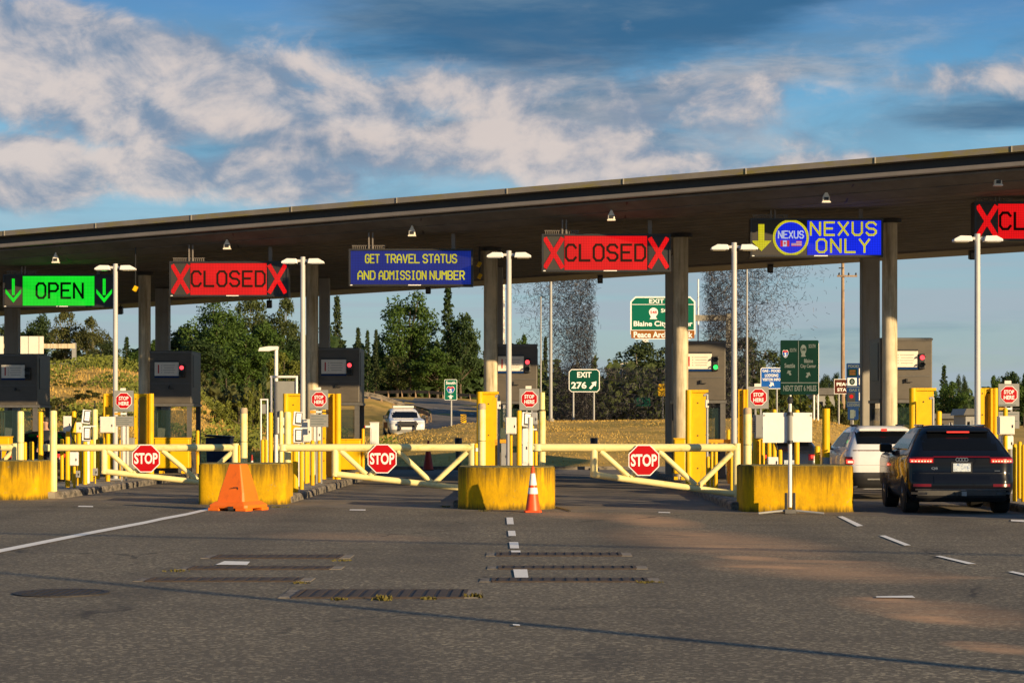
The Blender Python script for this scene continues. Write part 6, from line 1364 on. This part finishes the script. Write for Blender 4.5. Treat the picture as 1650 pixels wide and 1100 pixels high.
# sign backs on the gantry above the left bank
Y = 150; s = F/Y; t = thing('sign_gantry', 'concrete sign gantry with pale sign backs behind the leftmost booth', 'gantry', (gx(60, Y), Y, ground_z(gx(60, Y), Y))); g0 = ground_z(gx(60, Y), Y); X = gx(60, Y)
MB().box((gx(60, Y)-X, 0, gz(557.5, Y)-g0), (gx(122, Y)-gx(-2, Y), .4, .34)).build('beam', G['column'], t); MB().box((gx(119.5, Y)-X, .0, (gz(559, Y)-g0)/2), (.26, .36, gz(559, Y)-g0+.6)).build('leg', G['grey'], t)
MB().box((gx(15, Y)-X, .3, (gz(559, Y)-g0)/2), (.26, .3, gz(559, Y)-g0+.6)).build('leg', G['grey'], t)
for a, b in ((-30, 7.5), (32, 47), (48, 64), (65, 72)): MB().box((gx((a+b)/2, Y)-X, -.32, gz(556, Y)-g0), ((b-a)/s, .05, 28/s)).build('sign_back', G['offwhite'], t)
# poles
for px, pt, Y, rad, m_, lb, cat in ((887.5, 448, 108, .10, 'grey', 'grey light mast standing in front of the left rod tower', 'mast'), (871.5, 478, 112, .05, 'grey', 'thin grey mast left of the left rod tower', 'mast'), (1203.5, 428, 110, .07, 'grey', 'thin mast rising through the right rod tower', 'mast'), (1125, 450, 175, .09, 'white', 'thin white mast right of the large exit sign', 'mast'), (811, 452, 120, .13, 'offwhite', 'pale mast between the fourth column and the middle light pole', 'mast')):
    X = gx(px, Y); g0 = ground_z(X, Y)
    t = thing('mast', lb, cat, (X, Y, g0-.1), 0, 'masts beyond the plaza'); h = gz(pt, Y)-g0+.1
    MB().cyl((0, 0, 0), (0, 0, h), rad, rad*.75, n=10).build('shaft', G[m_], t, smooth=40); MB().cyl((0, 0, 0), (0, 0, .25), rad*1.8, n=10).build('base', G['concrete'], t)
Y = 128; X = gx(1358, Y); g0 = ground_z(X, Y); h = gz(398, Y)-g0
t = thing('utility_pole', 'wooden utility pole with crossarm left of the rightmost columns', 'utility pole', (X, Y, g0))
MB().cyl((0, 0, -.2), (0, 0, h), .15, .09, n=12).build('pole', G['wood'], t, smooth=40)
zc = gz(445, Y)-g0; MB().box((.25, -.14, zc), (1.25, .10, .10)).build('crossarm', G['wood'], t)
for q in (-.25, .35, .8): MB().lathe([(.05, 0), (.06, .08), (.03, .16)], 8, (q, -.14, zc+.05)).build('insulator', G['dark'], t)
MB().box((-.12, -.12, zc+.5), (.3, .08, .07)).build('bracket', G['dark'], t)
# gate arm box on the lawn edge
Y = 82; X = gx(603.5, Y); g0 = ground_z(X, Y); s = F/Y
t = thing('gate_arm_box', 'white gate arm cabinet on the grass left of the police SUV', 'gate box', (X, Y, g0)); h = gz(681, Y)-g0
MB().box((0, 0, h/2), (13.5/s, .3, h)).build('cabinet', G['white'], t, bevel=.015); MB().box((-.0, -.156, h*.55), (.22, .012, h*.6)).build('door', G['white'], t); MB().box((0, 0, h+.01), (14.5/s, .34, .03)).build('lid', G['white'], t)
MB().box((-.36, -.18, gz(687, Y)-g0), (.5, .03, .08)).build('arm', G['print'], t); MB().box((-.42, -.197, gz(687, Y)-g0), (.14, .004, .08)).build('arm_stripe', G['red'], t)
# guard rails along the ramp
def guardrail(lb, pts, hgt, m='grey'):
    t = thing('guard_rail', lb, 'guard rail', (0, 0, 0), 0, 'guard rails along the ramp')
    Q = [(gx(u, y), y, ground_z(gx(u, y), y)) for u, y in pts]
    mb = MB()
    for a, b in zip(Q, Q[1:]):
        for z0, z1 in ((hgt-.16, hgt-.09), (hgt-.07, hgt)): mb.add([(a[0], a[1], a[2]+z0), (b[0], b[1], b[2]+z0), (b[0], b[1], b[2]+z1), (a[0], a[1], a[2]+z1), (a[0], a[1]+.06, a[2]+z0), (b[0], b[1]+.06, b[2]+z0), (b[0], b[1]+.06, b[2]+z1), (a[0], a[1]+.06, a[2]+z1)], [(0, 1, 2, 3), (7, 6, 5, 4), (3, 2, 6, 7), (0, 4, 5, 1)])
    for a, b in zip(Q, Q[1:]): mb.add([(a[0], a[1]+.03, a[2]+hgt-.32), (b[0], b[1]+.03, b[2]+hgt-.32), (b[0], b[1]+.03, b[2]+hgt-.02), (a[0], a[1]+.03, a[2]+hgt-.02)], [(0, 1, 2, 3)])
    mb.build('rail', G[m], t)
    for a in Q: MB().box((a[0], a[1]+.12, a[2]+hgt/2-.1), (.14, .16, hgt+.2)).build('post', G['wood'], t)
guardrail('grey guard rail along the far side of the ramp road', [(560+i*22, 224-i*1.2) for i in range(12)], .75, 'charcoal')
guardrail('pale guard rail bending round the dry bank by the ramp road', [(575, 152), (595, 152), (615, 152), (635, 152), (652, 152), (668, 151.5), (680, 150), (688, 147), (693, 143), (694, 138), (688, 134)], .5, 'kerb')
guardrail('pale low rail on the crest of the left bank', [(70+i*16, 141-i*.4) for i in range(8)], .6, 'concrete')
# bin and background bits
Y = 71.2; s = F/Y; X = gx(354, Y); h = gz(700, Y)
t = thing('waste_bin', 'dark blue waste bin behind the left STOP gate', 'bin', (X, Y, 0)); W = 40/s
loft([[(-W*.44, -.35, .1), (W*.44, -.35, .1), (W*.44, .35, .1), (-W*.44, .35, .1)], [(-W/2, -.42, h-.1), (W/2, -.42, h-.1), (W/2, .42, h-.1), (-W/2, .42, h-.1)]]).build('body', G['binblue'], t, bevel=.03)
MB().box((0, 0, h-.06), (W+.05, .9, .07), M=Matrix.Rotation(.06, 4, 'Y')).build('lid', G['dark'], t, bevel=.02)
for q in (-1, 1): MB().cyl((q*W*.36, .25, .1), (q*W*.36+.06, .25, .1), .1, n=12).build('wheel', G['tyre'], t)
for a, b, c, d, Y, m_, lb, nm in ((1505, 1541, 666, 694, 150, 'charcoal', 'low dark building far right between booth and light pole', 'shed'), (1312, 1345, 625, 650, 190, 'signgrey', 'low grey roofed building behind the yellow tipped shrubs', 'house'), (1556, 1572, 658, 692, 140, 'grey', 'grey hut beside the rightmost light pole', 'hut'), (998, 1022, 584, 600, 168, 'offwhite', 'pale building corner just left of the pines', 'building')):
    X = gx((a+b)/2, Y); W = (b-a)*Y/F; z1 = gz(c, Y); g0 = ground_z(X, Y); h = z1-g0
    t = thing(nm, lb, 'building', (X, Y, g0))
    MB().box((0, 2, h*.4), (W, 4, h*.8)).build('wall', G[m_], t); MB().prism([(-W/2-.2, h*.8), (W/2+.2, h*.8), (W/2, h), (-W/2, h)], -.3, 4.3).build('roof', G['charcoal_trim' if m_ != 'offwhite' else 'offwhite'], t)
    MB().box((-W*.2, -.01, h*.45), (W*.25, .03, h*.3)).build('window', G['carglass'], t); MB().box((W*.25, -.01, h*.33), (W*.18, .03, h*.62)).build('door', G['grey'], t)
# poles and cable behind the viewer whose shadows cross the forecourt
t = thing('street_pole', 'steel street pole standing right of the viewer, outside the photo', 'pole', (13.2, 3.2, 0))
MB().cyl((0, 0, 0), (0, 0, 8.6), .10, .05, n=12).build('pole', G['grey'], t, smooth=40); MB().box((0, 0, .03), (.4, .4, .06)).build('base_plate', G['grey'], t)
A_, B_ = Vector((41.1, -.4)), Vector((-31, 27.6))
for p, lb in ((A_, 'utility pole far right of the viewer, outside the photo'), (B_, 'utility pole far left of the viewer, outside the photo')):
    t = thing('utility_pole', lb, 'utility pole', (p.x, p.y, 0)); MB().cyl((0, 0, 0), (0, 0, 7.6), .16, .11, n=12).build('pole', G['wood'], t, smooth=40); MB().box((0, 0, 7.2), (1.2, .1, .1)).build('crossarm', G['wood'], t)
mb = MB(); P = [(A_.x+(B_.x-A_.x)*k/16, A_.y+(B_.y-A_.y)*k/16, 7.0-.5*(1-(k/8-1)**2)) for k in range(17)]
for a, b in zip(P, P[1:]): mb.cyl(a, b, .05, n=6, caps=False)
tag(mb.build('overhead_cable', G['dark']), 'overhead cable bundle spanning the forecourt above the photo', 'cable')
